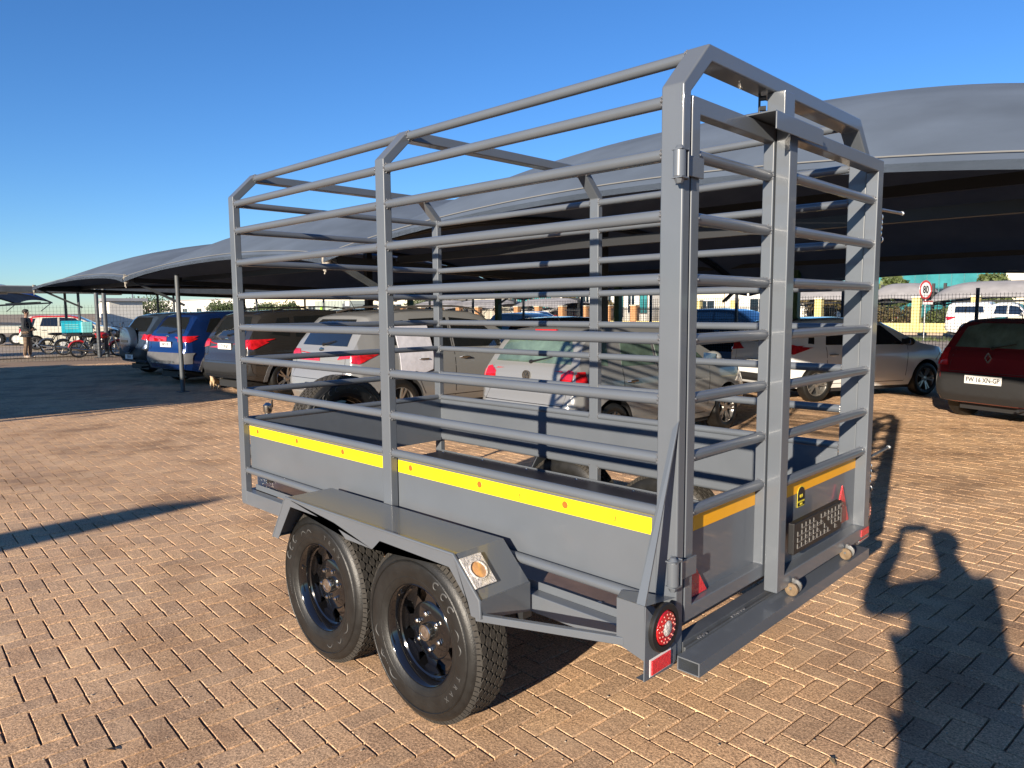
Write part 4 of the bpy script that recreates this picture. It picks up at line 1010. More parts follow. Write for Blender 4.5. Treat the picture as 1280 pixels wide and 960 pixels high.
# white pickup with canopy on the road
pk = suv_spec(5.2, 1.82, 1.82, top=[(0, .62), (.03, .75), (.06, 1.10), (.08, 1.30), (.16, 1.72), (.3, 1.80), (1.9, 1.84), (2.0, 1.70), (2.1, 1.72), (2.3, 1.80), (2.8, 1.80), (3.1, 1.72), (3.6, 1.2), (3.8, 1.14), (4.8, 1.02), (5.05, .9), (5.15, .7), (5.2, .55)], xr=1.1, wb=2.95, r=.37,
   side_glass=[[(.45, 1.30), (1.75, 1.30), (1.70, 1.62), (.50, 1.62)], [(2.15, 1.25), (2.7, 1.22), (2.7, 1.66), (2.25, 1.64)], [(2.78, 1.22), (3.5, 1.2), (3.15, 1.6), (2.78, 1.66)]], name='pickup_truck', cat='pickup',
   belt=[(0, 1.1), (3.5, 1.12), (5.2, .5)], plate=('', .7, .4, .1), handles=[(2.35, 1.05)], mirror=(3.35, 1.22), gaps=[[(2.05, 1.6), (2.05, .5)], [(2.74, 1.6), (2.74, .5)]], tumble=.16)
p = ground_at(1200, 419.5); build_car(pk, 'white pickup truck with load canopy driving along the far road', (9.2, -41.2, 0), R(180), mat('white_truck_paint', (.72, .72, .70), .3, 0, .8))
# white car with red roof beyond the mesh fence at the left
WHC = mat('cream_white_car_paint', (.66, .64, .54), .3, 0, .8)
wr_ = build_car(hatch_spec(4.1, 1.72, 1.55), 'white hatchback with red roof beyond the mesh fence at the left', (37.6, -6.0, 0), R(-112), WHC)
def roof_skin(car, S, m, pillars=True):
    body = car_body(S); bvh = BVHTree.FromBMesh(body); body.free()
    patch(bvh, [(.36, -.42), (2.6, -.42), (2.6, .42), (.36, .42)], 'top', .008, 'painted_roof', m, car, fine=.2)
    if not pillars: return
    H = S['top'][11][1]; g = lambda x: x*4.1/3.92
    patch(bvh, [(g(.35), H*.66), (g(.50), H*.66), (g(.62), H*.90), (g(.50), H*.93)], 'right', .007, 'red_pillar', m, car, mirror=True)
    patch(bvh, [(g(.55), H*.915), (g(.9), H*.935), (g(2.0), H*.935), (g(2.35), H*.86), (g(2.4), H*.90), (g(2.05), H*.975), (g(.85), H*.975), (g(.55), H*.955)], 'right', .007, 'red_roof_edge', m, car, mirror=True)
roof_skin(wr_, hatch_spec(4.1, 1.72, 1.55), REDP)
roof_skin(bpy.data.objects['parked_car.001'], hatch_spec(4.05, 1.72, 1.46), DKBLUE, False)

# ================================================================== SHADE-NET CARPORTS
YF, YB = -3.5, -16.0; YM = (YF+YB)/2; HY = (YM-YB)
def canopy(name, x0, x1, yf, yb, ztie, rise, label, netm, group, sag=.26, floor=0, center_posts=True, detail=(34, 34), postm=None, seam=True, dips=(.48, .48), dexp=5.0, drop=0.0):
    """pillow-like vaulted net stretched between the corner ties of one bay"""
    ym, hy = (yf+yb)/2, abs(yf-yb)/2; xm, hx = (x0+x1)/2, (x1-x0)/2
    t = thing(name, label, 'carport', (xm, ym, 0), 0, group)
    def Z(u, s):
        arch = max(0.0, 1-abs(s)**2.5); bay = 1-(dips[0] if u < 0 else dips[1])*abs(u)**dexp
        edge = sag*(1-u*u)*(1-arch)
        return ztie+edge+rise*arch*bay-drop*max(0, -s)**1.5
    def P(u, s):
        sy = s; yy = ym+s*hy*(1-.035*(1-u*u)*abs(s)**4)
        xx = xm+u*hx
        return Vector((xx-xm, yy-ym, Z(u, s)))
    nu, ns = detail; bm = NB(); G = []
    us = [sin(v*pi/2)*.35+v*.65 for v in np.linspace(-1, 1, nu)]; ss = [sin(v*pi/2) for v in np.linspace(-1, 1, ns)]
    for u in us: G.append([bm.verts.new(P(u, s)) for s in ss])
    for i in range(nu-1):
        for j in range(ns-1): bm.faces.new((G[i][j], G[i+1][j], G[i+1][j+1], G[i][j+1]))
    obj('net', bm, netm, t, smooth=None if False else 60)
    # hems hanging below the front and back edge
    for s0, nm in ((1, 'front_hem'), (-1, 'back_hem')):
        bm = NB(); prev = None
        for u in us:
            p = P(u, s0); d = .055+.05*abs(u)**6; a = bm.verts.new(p+Vector((0, .004*s0, .0))); b = bm.verts.new(p+Vector((0, .012*s0, -d)))
            if prev: bm.faces.new((prev[0], a, b, prev[1]))
            prev = (a, b)
        bmesh.ops.solidify(bm, geom=bm.faces[:], thickness=.006); obj(nm, bm, netm, t)
        if seam and s0 == 1:
            bm = NB(); tube(bm, [P(u, s0*.985)+Vector((0, .004*s0, .012)) for u in us], .006, 6); obj('edge_cable', bm, mat('edge_cable_pale', (.19, .19, .185), .7), t)
    # steel under the net
    pm = postm or POSTG
    for u in (-1, 1):
        if u == -1 and not center_posts: continue
        x = u*hx
        bm = NB(); tube(bm, [P(u*.995, s)-Vector((0, 0, .05)) for s in np.linspace(-.98, .98, 15)], .045, 8); obj('arch_rib', bm, DARKST, t)
    for yy in ((yf, yb) if not floor else (yf, yb)):
        bm = NB(); beam(bm, (-hx+.05, (yy-ym)*.80, ztie-.02+(.25 if drop and yy == yb else 0)), (hx-.05, (yy-ym)*.80, ztie-.02+(.25 if drop and yy == yb else 0)), .08, .10); obj('long_beam', bm, DARKST, t)
    bm = NB(); beam(bm, (-hx+.05, 0, ztie+.9), (hx-.05, 0, ztie+.9), .10, .16); obj('ridge_beam', bm, DARKST, t)
    for u in ((-1, 1) if center_posts else (1,)):
        x = u*hx*.999
        bm = NB(); beam(bm, (x, 0, 0), (x, 0, ztie+1.2), .17, .17); obj('post', bm, BLKPOST, t)
        for sg in (-1, 1):
            bm = NB(); beam(bm, (x, 0, ztie-.25), (x, sg*hy*.97, ztie-.06), .07, .10); obj('bracket_arm', bm, DARKST, t)
            bm = NB(); beam(bm, (x, sg*hy*.80, ztie-.60), (x, sg*hy*.99, ztie-.02), .05, .05); obj('strut', bm, POSTG, t)
        # knot of rope and gathered net at the tie
        bm = NB(); rr = random.Random(int(x0*10)+u)
        for k in range(10):
            tube(bm, [(x+rr.uniform(-.10, .10), hy*.992+rr.uniform(-.03, .06), ztie+rr.uniform(-.02, .06)) for q in range(2)]+[(x+rr.uniform(-.05, .05), hy*.995, ztie-rr.uniform(.08, .24))], .012, 5)
        ellipsoid(bm, (x, hy*.993, ztie-.05), (.07, .05, .11), 2); obj('tie_knot', bm, mat('frayed_rope', (.36, .33, .28), .9, var=.3, vscale=30), t)
    return t
BG = 'bays of the long vaulted shade-net carport'
canopy('carport', 7.8, 15.8, YF, YB, 2.40, 1.55, 'second bay of the dark grey vaulted carport, above the dark and blue SUVs', MATS['shade_net'], BG, center_posts=True, sag=.20, dips=(.42, .42), dexp=3.4, drop=.35)
canopy('carport', 15.85, 23.5, YF, YB, 2.40, 1.28, 'leftmost far bay of the dark grey vaulted carport', MATS['shade_net'], BG, center_posts=False, sag=.14, dips=(.40, .93), dexp=3.0, drop=.35)
canopy('carport', -1.2, 7.75, YF, YB, 2.42, 1.82, 'nearest bay of the dark grey vaulted carport, above the hatchbacks at the right', MATS['shade_net'], BG, center_posts=False, detail=(44, 44), sag=.35, dips=(.46, .50), dexp=3.0, drop=.38)
canopy('carport', -10.2, -1.25, YF, YB, 2.42, 1.80, 'bay of the dark grey vaulted carport that runs out of the frame at the right', MATS['shade_net'], BG, center_posts=True, drop=.38)
# second vaulted row to the left, outside the frame: it throws the big shadow on the paving
canopy('carport', 10.0, 23.0, 4.0, 15.6, 2.45, 1.95, 'dark grey vaulted carport off to the left of the yard, casting the big shadow', MATS['shade_net'], None, dips=(.93, .93), dexp=2.0, sag=.05)
# thin grey post in front of the blue SUV and the rail over it
def post(x, y, h, r, m, name, label, cat='post', group=None, sq=False):
    bm = NB()
    if sq: box(bm, -r, r, -r, r, 0, h)
    else: tube(bm, [(0, 0, 0), (0, 0, h)], r, 14)
    box(bm, -r*2.2, r*2.2, -r*2.2, r*2.2, 0, .012)
    o = obj(name, bm, m); o.location = (x, y, 0); return tag(o, label, cat, group)
post(14.18, -3.99, 2.42, .045, POSTG, 'thin_post', 'thin round grey post standing on the paving before the blue SUV')
for x, lab in ((21.4, 'dark green square post beyond the silver SUV roof, leftmost'), (16.55, 'dark green square post seen left of the red stop lamp'), (11.55, 'dark green square post seen right of the hatchback rear window'), (6.30, 'dark green square post rising behind the roof of the white hatchback'), (1.1, 'dark green square post beside the roof of the dark red hatchback')):
    post(x, -15.5, 2.75, .085, GREENP, 'green_post', lab, group='green posts along the back of the carport', sq=True)

# ================================================================== MESH FENCE AND LOW WALL BEHIND
bm = NB(); box(bm, -6, 30, -18.05, -17.85, -.05, .34); tag(obj('kerb_wall', bm, mat('shade_tinted_concrete', (.11, .13, .17), .8, var=.1)), 'low concrete wall tinted as if shaded, under the mesh fence behind the second row', 'wall')  # concrete wall; the canopy's bluish shade is put into its colour
def mesh_fence(P0, P1, z0, z1, label, pitch, wire, zp, postx, postlabel):
    P0 = Vector(P0); P1 = Vector(P1); ln = (P1-P0).length; a = math.atan2((P1-P0).y, (P1-P0).x)
    t = thing('mesh_fence', label, 'fence', (P0.x, P0.y, 0), a)
    n = int(ln/pitch); bm = NB()
    for k in range(n+1): box(bm, k*pitch-wire, k*pitch+wire, -wire, wire, z0, z1)
    k = z0
    while k < z1: box(bm, 0, ln, wire, wire*3, k-wire, k+wire); k += zp
    tag(obj('wire_mesh', bm, BLKPOST, t, smooth=None), kind='stuff')
    for x in postx:
        bm = NB(); box(bm, x-.035, x+.035, -.10, -.03, 0, z1+.12); obj('fence_post', bm, BLKPOST, t)
    return t
mesh_fence((-5, -17.95), (29, -17.95), .34, 1.95, 'black welded mesh fence standing on the low wall behind the parked cars', .075, .0035, .075, [v+5 for v in (26.2, 23.3, 20.55, 17.75, 14.94, 12.1, 9.13, 6.1, 3.04, 0, -3)], '')
mesh_fence((33.6, 4), (24.0, -8.9), .02, 1.9, 'pale mesh fence between the man and the motorcycles at the left', .11, .0024, .12, [], '')

# ================================================================== FAR WALLS, BUILDINGS, TREES
t = thing('boundary_wall', 'low yellow wall with tall pillars across the road at the right', 'wall', (12, -47.1, 0))
bm = NB(); box(bm, -30, 27, -.15, .15, -.1, .62); obj('low_wall', bm, YELLOWW, t)
for x in (27.24, 24.32, 21.3, 18.24, 15.3, 12.35, 9.24, 6.1, 3.0, -.2):
    bm = NB(); box(bm, x-12-.22, x-12+.22, -.24, .24, -.1, 2.15); obj('pillar', bm, YELLOWW, t, bevel=.02)
    bm = NB(); box(bm, x-12-.27, x-12+.27, -.29, .29, 2.15, 2.24); obj('pillar_cap', bm, CREAMW, t)
bm = NB()
for k in range(380):
    x = -30+k*.15; box(bm, x-.01, x+.01, -.01, .01, .62, 1.75)
box(bm, -30, 27, -.012, .012, 1.6, 1.64); tag(obj('railing', bm, DARKST, t, smooth=None), kind='stuff')
t = thing('boundary_wall', 'orange brick pillars with black palisade fencing across the road', 'wall', (45, -47.1, 0))
for x in (30.2, 33.0, 35.6, 38.04, 40.64, 43.5, 46.12, 48.67, 51.48, 54.33, 57.3, 60.4, 63.6, 67):
    bm = NB(); box(bm, x-45-.26, x-45+.26, -.26, .26, -.1, 1.85); pb = obj('brick_pillar', bm, BRICKO, t)
    bm = NB(); box(bm, x-45-.31, x-45+.31, -.31, .31, 1.85, 1.93); obj('pillar_cap', bm, CREAMW, pb)
bm = NB(); box(bm, -16, 25, -.1, .1, -.1, .42); obj('plinth', bm, BRICKO, t)
bm = NB()
for k in range(270):
    x = -16+k*.15; box(bm, x-.014, x+.014, -.01, .01, .42, 1.70)
for z in (.6, 1.5): box(bm, -16, 25, -.015, .015, z, z+.04)
tag(obj('palisade', bm, DARKST, t, smooth=None), kind='stuff')

def building(label, x0, x1, y0, y1, h, m, wins, loc_group=None, name='building', roof=None, front='north'):
    """wins: (x0, x1, z0, z1, material) on the side facing the yard (y1 side)"""
    t = thing(name, label, 'building', ((x0+x1)/2, (y0+y1)/2, 0), 0, loc_group); cx, cy = (x0+x1)/2, (y0+y1)/2
    bm = NB(); box(bm, x0-cx, x1-cx, y0-cy, y1-cy, -.1, h); obj('wall', bm, m, t)
    bm = NB(); box(bm, x0-cx-.3, x1-cx+.3, y0-cy-.3, y1-cy+.3, h, h+.22); obj('roof', bm, roof or CREAMW, t)
    for (a, b, z0, z1, gm) in wins:
        bm = NB(); box(bm, a-cx, b-cx, y1-cy+.002, y1-cy+.05, z0, z1); wn = obj('window', bm, gm, t)
        bm = NB(); fr = .07
        for q in ((a-fr, b+fr, z1, z1+fr), (a-fr, b+fr, z0-fr, z0), (a-fr, a, z0, z1), (b, b+fr, z0, z1), ((a+b)/2-.03, (a+b)/2+.03, z0, z1)):
            box(bm, q[0]-cx, q[1]-cx, y1-cy+.002, y1-cy+.09, q[2], q[3])
        obj('frame', bm, WHITEP if gm is not TEAL else DARKST, wn)
    return t
# cream gabled hall with windows (seen between the rails)
def at(px, py, y):
    d = (_f+_r2*((px-640)/FPX)-_u2*((py-480)/FPX)); q = (y-CAMLOC.y)/d.y; return CAMLOC+d*q
def span(px0, px1, y): return sorted((at(px0, 387, y).x, at(px1, 387, y).x))
Y = -62.0
a, b = span(592, 624, Y); ztop = at(608, 366, Y).z
building('tall cream wall building with one small window across the road', a, b, Y-14, Y, ztop+.6, CREAMW, [(a+.55*(b-a), a+.70*(b-a), 3.0, 3.8, DARKST)])
a, b = span(626, 690, Y-2); zt = at(650, 369, Y-2).z+1.0
w_ = []
n = 9
for k in range(n):
    xa = a+(b-a)*(k+.15)/n; w_.append((xa, xa+(b-a)/n*.72, 1.8, 3.0, TEAL)); w_.append((xa, xa+(b-a)/n*.72, 3.15, 4.1, CREAMW if k % 3 else TEAL))
building('cream office block with rows of tall windows across the road', a, b, Y-18, Y-2, zt, WHITEW, w_)
a, b = span(700, 812, Y+4); zt = at(740, 352, Y+4).z+.6
w_ = []
for k in range(8):
    xa = a+(b-a)*(k+.2)/8; w_.append((xa, xa+(b-a)/8*.55, 1.2, 2.9, TEALD if k % 2 else TEAL))
tb = building('cream shop front building with pale fascia lettering across the road', a, b, Y-10, Y+4, zt, WHITEW, w_)
fa = at(722, 361, Y+4.2); fb = at(775, 361, Y+4.2)
bm = NB(); cx_, cy_ = tb.location.x, tb.location.y
box(bm, min(fa.x, fb.x)-1.2-cx_, max(fa.x, fb.x)+.6-cx_, Y+4.01-cy_, Y+4.25-cy_, at(740, 368, Y+4).z, at(740, 352, Y+4).z); sg = obj('fascia', bm, mat('beige_fascia', (.62, .55, .44), .7), tb)
writing('fascia_text', 'The Kensington Square', .62, mat('fascia_letters', (.22, .19, .16), .6), sg, ((fa.x+fb.x)/2-.4-cx_, Y+4.27-cy_, at(745, 360.5, Y+4).z), (-1, 0, 0), (0, 0, 1), .01, sx=.72)
a, b = span(826, 905, Y); building('long low cream building with dark windows behind the railing', a, b, Y-12, Y, 3.1, CREAMW, [(a+1+k*3.0, a+2.6+k*3.0, 1.1, 2.3, TEALD) for k in range(int((b-a)/3.2))], roof=ROOFR)
a, b = span(906, 1010, Y+2); building('white low building with grey roof beyond the yellow wall', a, b, Y-12, Y+2, 3.5, WHITEW, [(a+1+k*2.6, a+2.6+k*2.6, 1.1, 2.4, TEALD) for k in range(int((b-a)/2.8))], roof=ROOFR)
# teal glass office building at the right
Y = -92.0
a, b = span(1085, 1560, Y)
t = thing('office_building', 'teal glass office building with dark window bands behind trees at the right', 'building', ((a+b)/2, Y, 0)); cx = (a+b)/2
bm = NB(); box(bm, a-cx, b-cx, -16, -.3, 0, 13); obj('wall', bm, mat('teal_panel', (.04, .19, .22), .3, .1, .4, var=.1, vscale=.2), t)
z = 0.4; k = 0
while z < 12.5:
    m_ = TEAL if k % 2 == 0 else TEALD
    n = 26
    for q in range(n):
        xa = a-cx+(b-a)*q/n; bm = NB(); box(bm, xa+.05, xa+(b-a)/n-.05, -.29, -.15+.02*(q % 3), z, z+1.55); obj('window', bm, m_, t)
    z += 1.65; k += 1
a2, b2 = span(1255, 1285, Y+3); bm = NB(); box(bm, a2-cx, b2-cx, -.1, 3, 0, 13); obj('stair_tower', bm, CREAMW, t)
# pale shade-net carports across the road
Y = -56
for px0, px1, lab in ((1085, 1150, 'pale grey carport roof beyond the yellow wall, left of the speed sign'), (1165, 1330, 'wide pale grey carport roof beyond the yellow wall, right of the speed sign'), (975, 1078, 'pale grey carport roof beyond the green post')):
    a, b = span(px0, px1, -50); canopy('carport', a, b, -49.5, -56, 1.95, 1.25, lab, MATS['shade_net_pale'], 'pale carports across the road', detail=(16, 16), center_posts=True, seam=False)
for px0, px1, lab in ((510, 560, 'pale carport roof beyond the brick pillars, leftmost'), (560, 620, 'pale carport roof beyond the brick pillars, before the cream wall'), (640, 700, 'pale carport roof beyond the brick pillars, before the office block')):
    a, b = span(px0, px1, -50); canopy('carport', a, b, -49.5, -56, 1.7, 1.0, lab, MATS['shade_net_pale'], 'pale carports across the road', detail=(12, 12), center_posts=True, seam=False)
# far parked cars seen through the railing
farcols = [WHC, mat('far_silver', (.35, .36, .38), .3, .4, .8), mat('far_white', (.65, .65, .65), .3, 0, .8), mat('far_red', (.35, .03, .03), .3, 0, .8)]
for i, (px, yy) in enumerate(((1105, -52.5), (1180, -52.5), (1205, -53.0), (870, -53), (885, -52), (1240, -52.8), (655, -44), (690, -52))):
    x = at(px, 400, yy).x
    c = build_car(hatch_spec(3.9, 1.68, 1.46), '', (x, yy, 0), R(-90 if yy < -50 else 180), farcols[i % 4])
    c['label'] = ['cream hatchback under the pale carport at the left of the speed sign', 'silver hatchback just right of the speed sign beyond the yellow wall', 'white hatchback under the wide pale carport beyond the yellow wall', 'red hatchback under the pale roof behind the long low building railing', 'cream hatchback beyond the yellow pillars near the gate', 'silver hatchback under the wide pale carport near the pickup', 'white hatchback driving along the far road', 'red hatchback parked beyond the brick pillars'][i]
    c['group'] = 'small cars parked across the road'

# ---- trees and shrubs
def crown_mesh(rr, R0, H0, n, leaf, flat=1.0):
    """leaf-sized faces in clumps spread through an uneven volume"""
    V, F = [], []
    clumps = []
    for k in range(max(10, n//55)):
        while True:
            p = Vector((rr.uniform(-1, 1), rr.uniform(-1, 1), rr.uniform(-1, 1)))
            if p.length < 1: break
        p = p*(0.55+.45*rr.random())/max(p.length, .35)*p.length**.3*.9
        clumps.append((Vector((p.x*R0, p.y*R0, p.z*H0*.5*flat)), rr.uniform(.18, .36)*R0))
    for k in range(n):
        c, rc = rr.choice(clumps); d = Vector((rr.gauss(0, 1), rr.gauss(0, 1), rr.gauss(0, .8))).normalized()*rc*rr.random()**.4
        p = c+d; s = leaf*rr.uniform(.6, 1.4); a = Vector((rr.gauss(0, 1), rr.gauss(0, 1), rr.gauss(0, 1))).normalized(); b = a.orthogonal().normalized()
        b = (b+a.cross(b)*rr.uniform(-1, 1)).normalized(); i = len(V)
        V += [p-a*s, p+b*s*.5, p+a*s, p-b*s*.5]; F.append((i, i+1, i+2, i+3))
    me = bpy.data.meshes.new('crown'); me.from_pydata([tuple(v) for v in V], [], F); return me
def tree(x, y, h, r, label, m, n=2600, leaf=.13, group=None, name='tree', trunk=.35, seed=0):
    rr = random.Random(seed or int(x*13+y*7)); t = thing(name, label, 'tree' if name == 'tree' else 'shrub', (x, y, 0), 0, group)
    ch = h*(1-trunk*.6); me = crown_mesh(rr, r, ch, n, leaf); o = link('crown', me, m, t); o.location = (0, 0, h-ch/2)
    bm = NB(); top = h*.6; tube(bm, [(0, 0, -.05), (rr.uniform(-.1, .1)*r, 0, top*.35), (rr.uniform(-.15, .15)*r, rr.uniform(-.1, .1)*r, top)], [r*.09+.04, r*.06+.03, r*.03], 8)
    tr_ = obj('trunk', bm, BARK, t)
    for k in range(5):
        a = 2*pi*k/5+rr.random(); bm = NB(); tube(bm, [(0, 0, top*(.45+.08*k)), (cos(a)*r*.35, sin(a)*r*.35, top*(.75+.08*k)), (cos(a)*r*.7, sin(a)*r*.7, top*(.95+.1*k))], [r*.035+.01, r*.02+.01, .01], 6); obj('limb', bm, BARK, tr_)
    return t
for px0, px1, ptop, yy, lab, m_ in ((1092, 1141, 340, -60, 'rounded green tree left of the teal building', LEAF), (1210, 1272, 338, -62, 'rounded green tree before the teal building at the right', LEAF), (1000, 1062, 356, -60, 'yellow-green tree seen through the right gate leaf', LEAFB),
        (515, 567, 374, -70, 'dark green tree beyond the pale carports, between the cage rails', LEAFD), (700, 728, 370, -56, 'small tree in front of the shop front', LEAFB), (735, 770, 374, -56, 'thin brownish tree right of the shop front', LEAFB)):
    pa, pb = at(px0, 387, yy), at(px1, 387, yy); zt = at((px0+px1)/2, ptop, yy).z; r = abs(pa.x-pb.x)/2*.95
    tree((pa.x+pb.x)/2, yy, zt, max(r, 1.1), lab, m_, n=5200, leaf=.17)
for i, (px, yy, m_) in enumerate(((1110, -48.6, LEAFB), (1135, -48.9, LEAFB), (1172, -48.5, LEAF), (1190, -48.7, LEAF), (1095, -49, LEAFB))):
    x = at(px, 400, yy).x; tree(x, yy, 1.75-.1*(i % 3), .95, ['brownish shrub behind the railing left of the speed sign', 'brown twiggy shrub directly left of the yellow pillar', 'green shrub directly right of the speed sign', 'low green shrub under the wide pale carport', 'brownish shrub at the gate post'][i], m_, n=1500, leaf=.09, group='shrubs behind the yellow wall', name='shrub', trunk=.1)
for i, (px0, px1, ptop, yy) in enumerate(((262, 300, 377, -48), (318, 345, 379, -50), (345, 378, 378, -46), (165, 205, 372, -40))):
    pa, pb = at(px0, 387, yy), at(px1, 387, yy); zt = at((px0+px1)/2, ptop, yy).z
    tree((pa.x+pb.x)/2, yy, max(zt, 2.4), abs(pa.x-pb.x)/2*.7, ['round dark green tree beyond the blue SUV', 'dark tree seen just above the dark grey SUV', 'dark tree beyond the dark grey SUV roof, next to the sign board', 'dark tree behind the motorcycles'][i], LEAFD, leaf=.16, group='trees beyond the carport at the left')
bm = NB(); rr = random.Random(8)
for k in range(900):
    p = Vector((at(1155, 400, -38).x+rr.gauss(.6, 1.5), -37.3+rr.gauss(0, .7), 0)); h = rr.uniform(.06, .22); d = Vector((rr.gauss(0, .06), rr.gauss(0, .06), h)); s_ = Vector((rr.uniform(-.02, .02), rr.uniform(-.02, .02), 0))
    bm.faces.new([bm.verts.new(q) for q in (p-s_, p+s_, p+d)])
tag(obj('grass_tufts', bm, LEAF), kind='stuff')

# ---- speed limit sign
x = at(1155, 400, -37.0).x
t = thing('speed_sign', 'round speed limit sign reading 80 on a thin pole by the far road', 'road sign', (x, -37.0, 0), R(0))
bm = NB(); tube(bm, [(0, -.05, -.05), (0, -.05, 2.7)], .03, 8); obj('pole', bm, FLANGE, t)
Q = Matrix.Rotation(R(-25), 4, 'Z')
def rot_obj(o): o.matrix_local = Matrix.Rotation(R(70), 4, 'Z')
bm = NB(); lathe(bm, [(-.01, .001), (-.01, .45), (.01, .45), (.01, .001)], 32, 'y', (0, 0, 2.42)); d_ = obj('sign_disc', bm, WHITEP, t); rot_obj(d_)
bm = NB(); lathe(bm, [(.0105, .46), (.018, .455), (.018, .36), (.0105, .355)], 36, 'y', (0, 0, 2.42)); obj('red_ring', bm, REDP, d_)
writing('digits', '80', .50, PRINTK, d_, (0, .020, 2.42), (-1, 0, 0), (0, 0, 1), .004, sx=.85, bold=.012)
bm = NB(); box(bm, -.55, .15, .0, .02, 1.72, 1.90); o = obj('small_plate', bm, WHITEP, t); rot_obj(o)
bm = NB(); box(bm, -.55, .15, .021, .025, 1.84, 1.90); obj('red_band', bm, REDP, o)

# ---- kiosk and sign boards seen past the dark SUV
Y = -26.0
a, b = span(394, 430, Y); zt = at(412, 376, Y).z
t = thing('kiosk', 'pale green corrugated kiosk with purple banner, beyond the dark grey SUV', 'kiosk', ((a+b)/2, Y, 0)); hw = (b-a)/2
bm = NB(); n = 40
for k in range(n):
    x = -hw+2*hw*k/n; box(bm, x, x+hw/n, -2, .02 if k % 2 else 0, 0, zt)
tag(obj('corrugated_wall', bm, mat('pale_green_sheet', (.50, .56, .50), .6), t), kind='stuff')
bm = NB(); box(bm, -hw*.5, hw*.8, .05, .09, .75, 1.50); bn = obj('banner', bm, PURPLE, t)
writing('banner_text', 'WASH BAY', .30, WHITEP, bn, (hw*.15, .095, 1.05), (-1, 0, 0), (0, 0, 1), .004)
post(at(402, 387, -24).x, -24, 1.95, .10, LIME, 'lime_bollard', 'lime green bollard beside the pale kiosk', 'bollard')
t = thing('notice_board', 'dark grey notice board on a post right of the pale kiosk', 'sign', (at(434, 387, -25).x, -25, 0))
bm = NB(); tube(bm, [(0, 0, 0), (0, 0, 2.1)], .03, 8); obj('pole', bm, DARKST, t)
bm = NB(); box(bm, -.45, .45, .04, .08, 1.45, 2.1); bd = obj('board', bm, mat('board_grey', (.10, .11, .12), .5), t)
bm = NB(); box(bm, -.40, .10, .081, .09, 1.95, 2.25); obj('white_tag', bm, WHITEP, bd)

# ---- long sheds and container far left
d_ = _f+_r2*((158-640)/FPX); q_ = CAMLOC+d_*58
building('white low shed beyond the motorcycles, between two dark trees', q_.x-1.1, q_.x+1.1, q_.y-1.2, q_.y+1.2, 2.5, WHITEW, [(q_.x-.6, q_.x+.2, .9, 1.7, TEALD)], roof=ROOFR)
Y = -75
a, b = span(120, 330, Y)
building('distant white warehouse along the horizon at the left', a, b, Y-20, Y, 4.5, WHITEW, [(a+6+k*9, a+9+k*9, 1.2, 2.4, TEALD) for k in range(int((b-a)/10))], roof=ROOFR)
a, b = span(330, 520, Y)
building('distant pale building with red-brown trim behind the carport', a, b, Y-20, Y, 4.8, CREAMW, [(a+4+k*7, a+7+k*7, 1.2, 2.6, TEALD) for k in range(int((b-a)/8))], roof=BRICKO)

# ---- flat carport roof at the far left
t = thing('flat_carport', 'long flat grey carport roof on slim posts at the far left', 'carport', (31, -4, 0))
bm = NB(); box(bm, -.6, 1.9, -14, 9, 2.42, 2.62); obj('roof_fascia', bm, POSTG, t)
bm = NB(); box(bm, -.3, 1.6, -13.7, 8.7, 2.625, 2.66); obj('roof_sheet', bm, ROOFR, t)
for y in (-13.4, -9.9, -6.2, -2.6, 1.2, 5.2):
    for x in (-.2, 1.6):
        bm = NB(); tube(bm, [(x, y, 0), (x, y, 2.42)], .05, 8); obj('post', bm, POSTG, t)
for y in (-12, -8, -4, 0):
    bm = NB(); box(bm, .8, 1.0, y-.5, y+.5, 2.36, 2.418); obj('strip_lamp', bm, WHITEP, t)
post(28.28, -6.51, 3.0, .07, POSTG, 'round_post', 'grey round post directly behind the cyan delivery box', group=None)
post(28.6, -6.86, 3.0, .075, POSTG, 'round_post', 'second grey round post, right of the one behind the delivery box')
for i, (x, y) in enumerate(((52, 2), (60, -8))):
    canopy('carport', x-5, x+5, y+3.5, y-3.5, 2.35, 1.3, ['blue shade-net carport roof behind the man', 'blue shade-net carport roof further back at the left'][i], MATS['shade_net_blue'], 'blue carports far left', detail=(14, 14), seam=False)
# street lamp on the horizon
t = thing('street_lamp', 'far street lamp with curved arm on the horizon at the left', 'street lamp', (90, -28, 0))
bm = NB(); tube(bm, [(0, 0, 0), (0, 0, 5.2), (-.3, 1.0, 5.6), (-.6, 2.4, 5.75)], [.10, .07, .06, .05], 8); obj('pole', bm, FLANGE, t)
bm = NB(); ellipsoid(bm, (-.7, 2.8, 5.75), (.25, .6, .12), 2); obj('lamp_head', bm, FLANGE, t)

# ================================================================== PEOPLE, CAT, MOTORCYCLES
def skin_mesh(nodes, edges, root, sub=2, name='skin'):
    """nodes: {key: (pos, rx, ry)}"""
    keys = list(nodes); keys.remove(root); keys = [root]+keys; idx = {k: i for i, k in enumerate(keys)}
    me = bpy.data.meshes.new(name); me.from_pydata([nodes[k][0] for k in keys], [(idx[a], idx[b]) for a, b in edges], [])
    o = bpy.data.objects.new(name, me); COL.objects.link(o)
    md = o.modifiers.new('skin', 'SKIN'); md.use_smooth_shade = True
    sv = me.skin_vertices[0].data
    for k in keys:
        v = nodes[k]; sv[idx[k]].radius = (v[1], v[2] if len(v) > 2 else v[1]); sv[idx[k]].use_root = (k == root)
    ss = o.modifiers.new('sub', 'SUBSURF'); ss.levels = sub; ss.render_levels = sub
    out = evaluated(o, name); bpy.data.objects.remove(o); out.materials.clear()
    for p in out.polygons: p.use_smooth = True
    return out
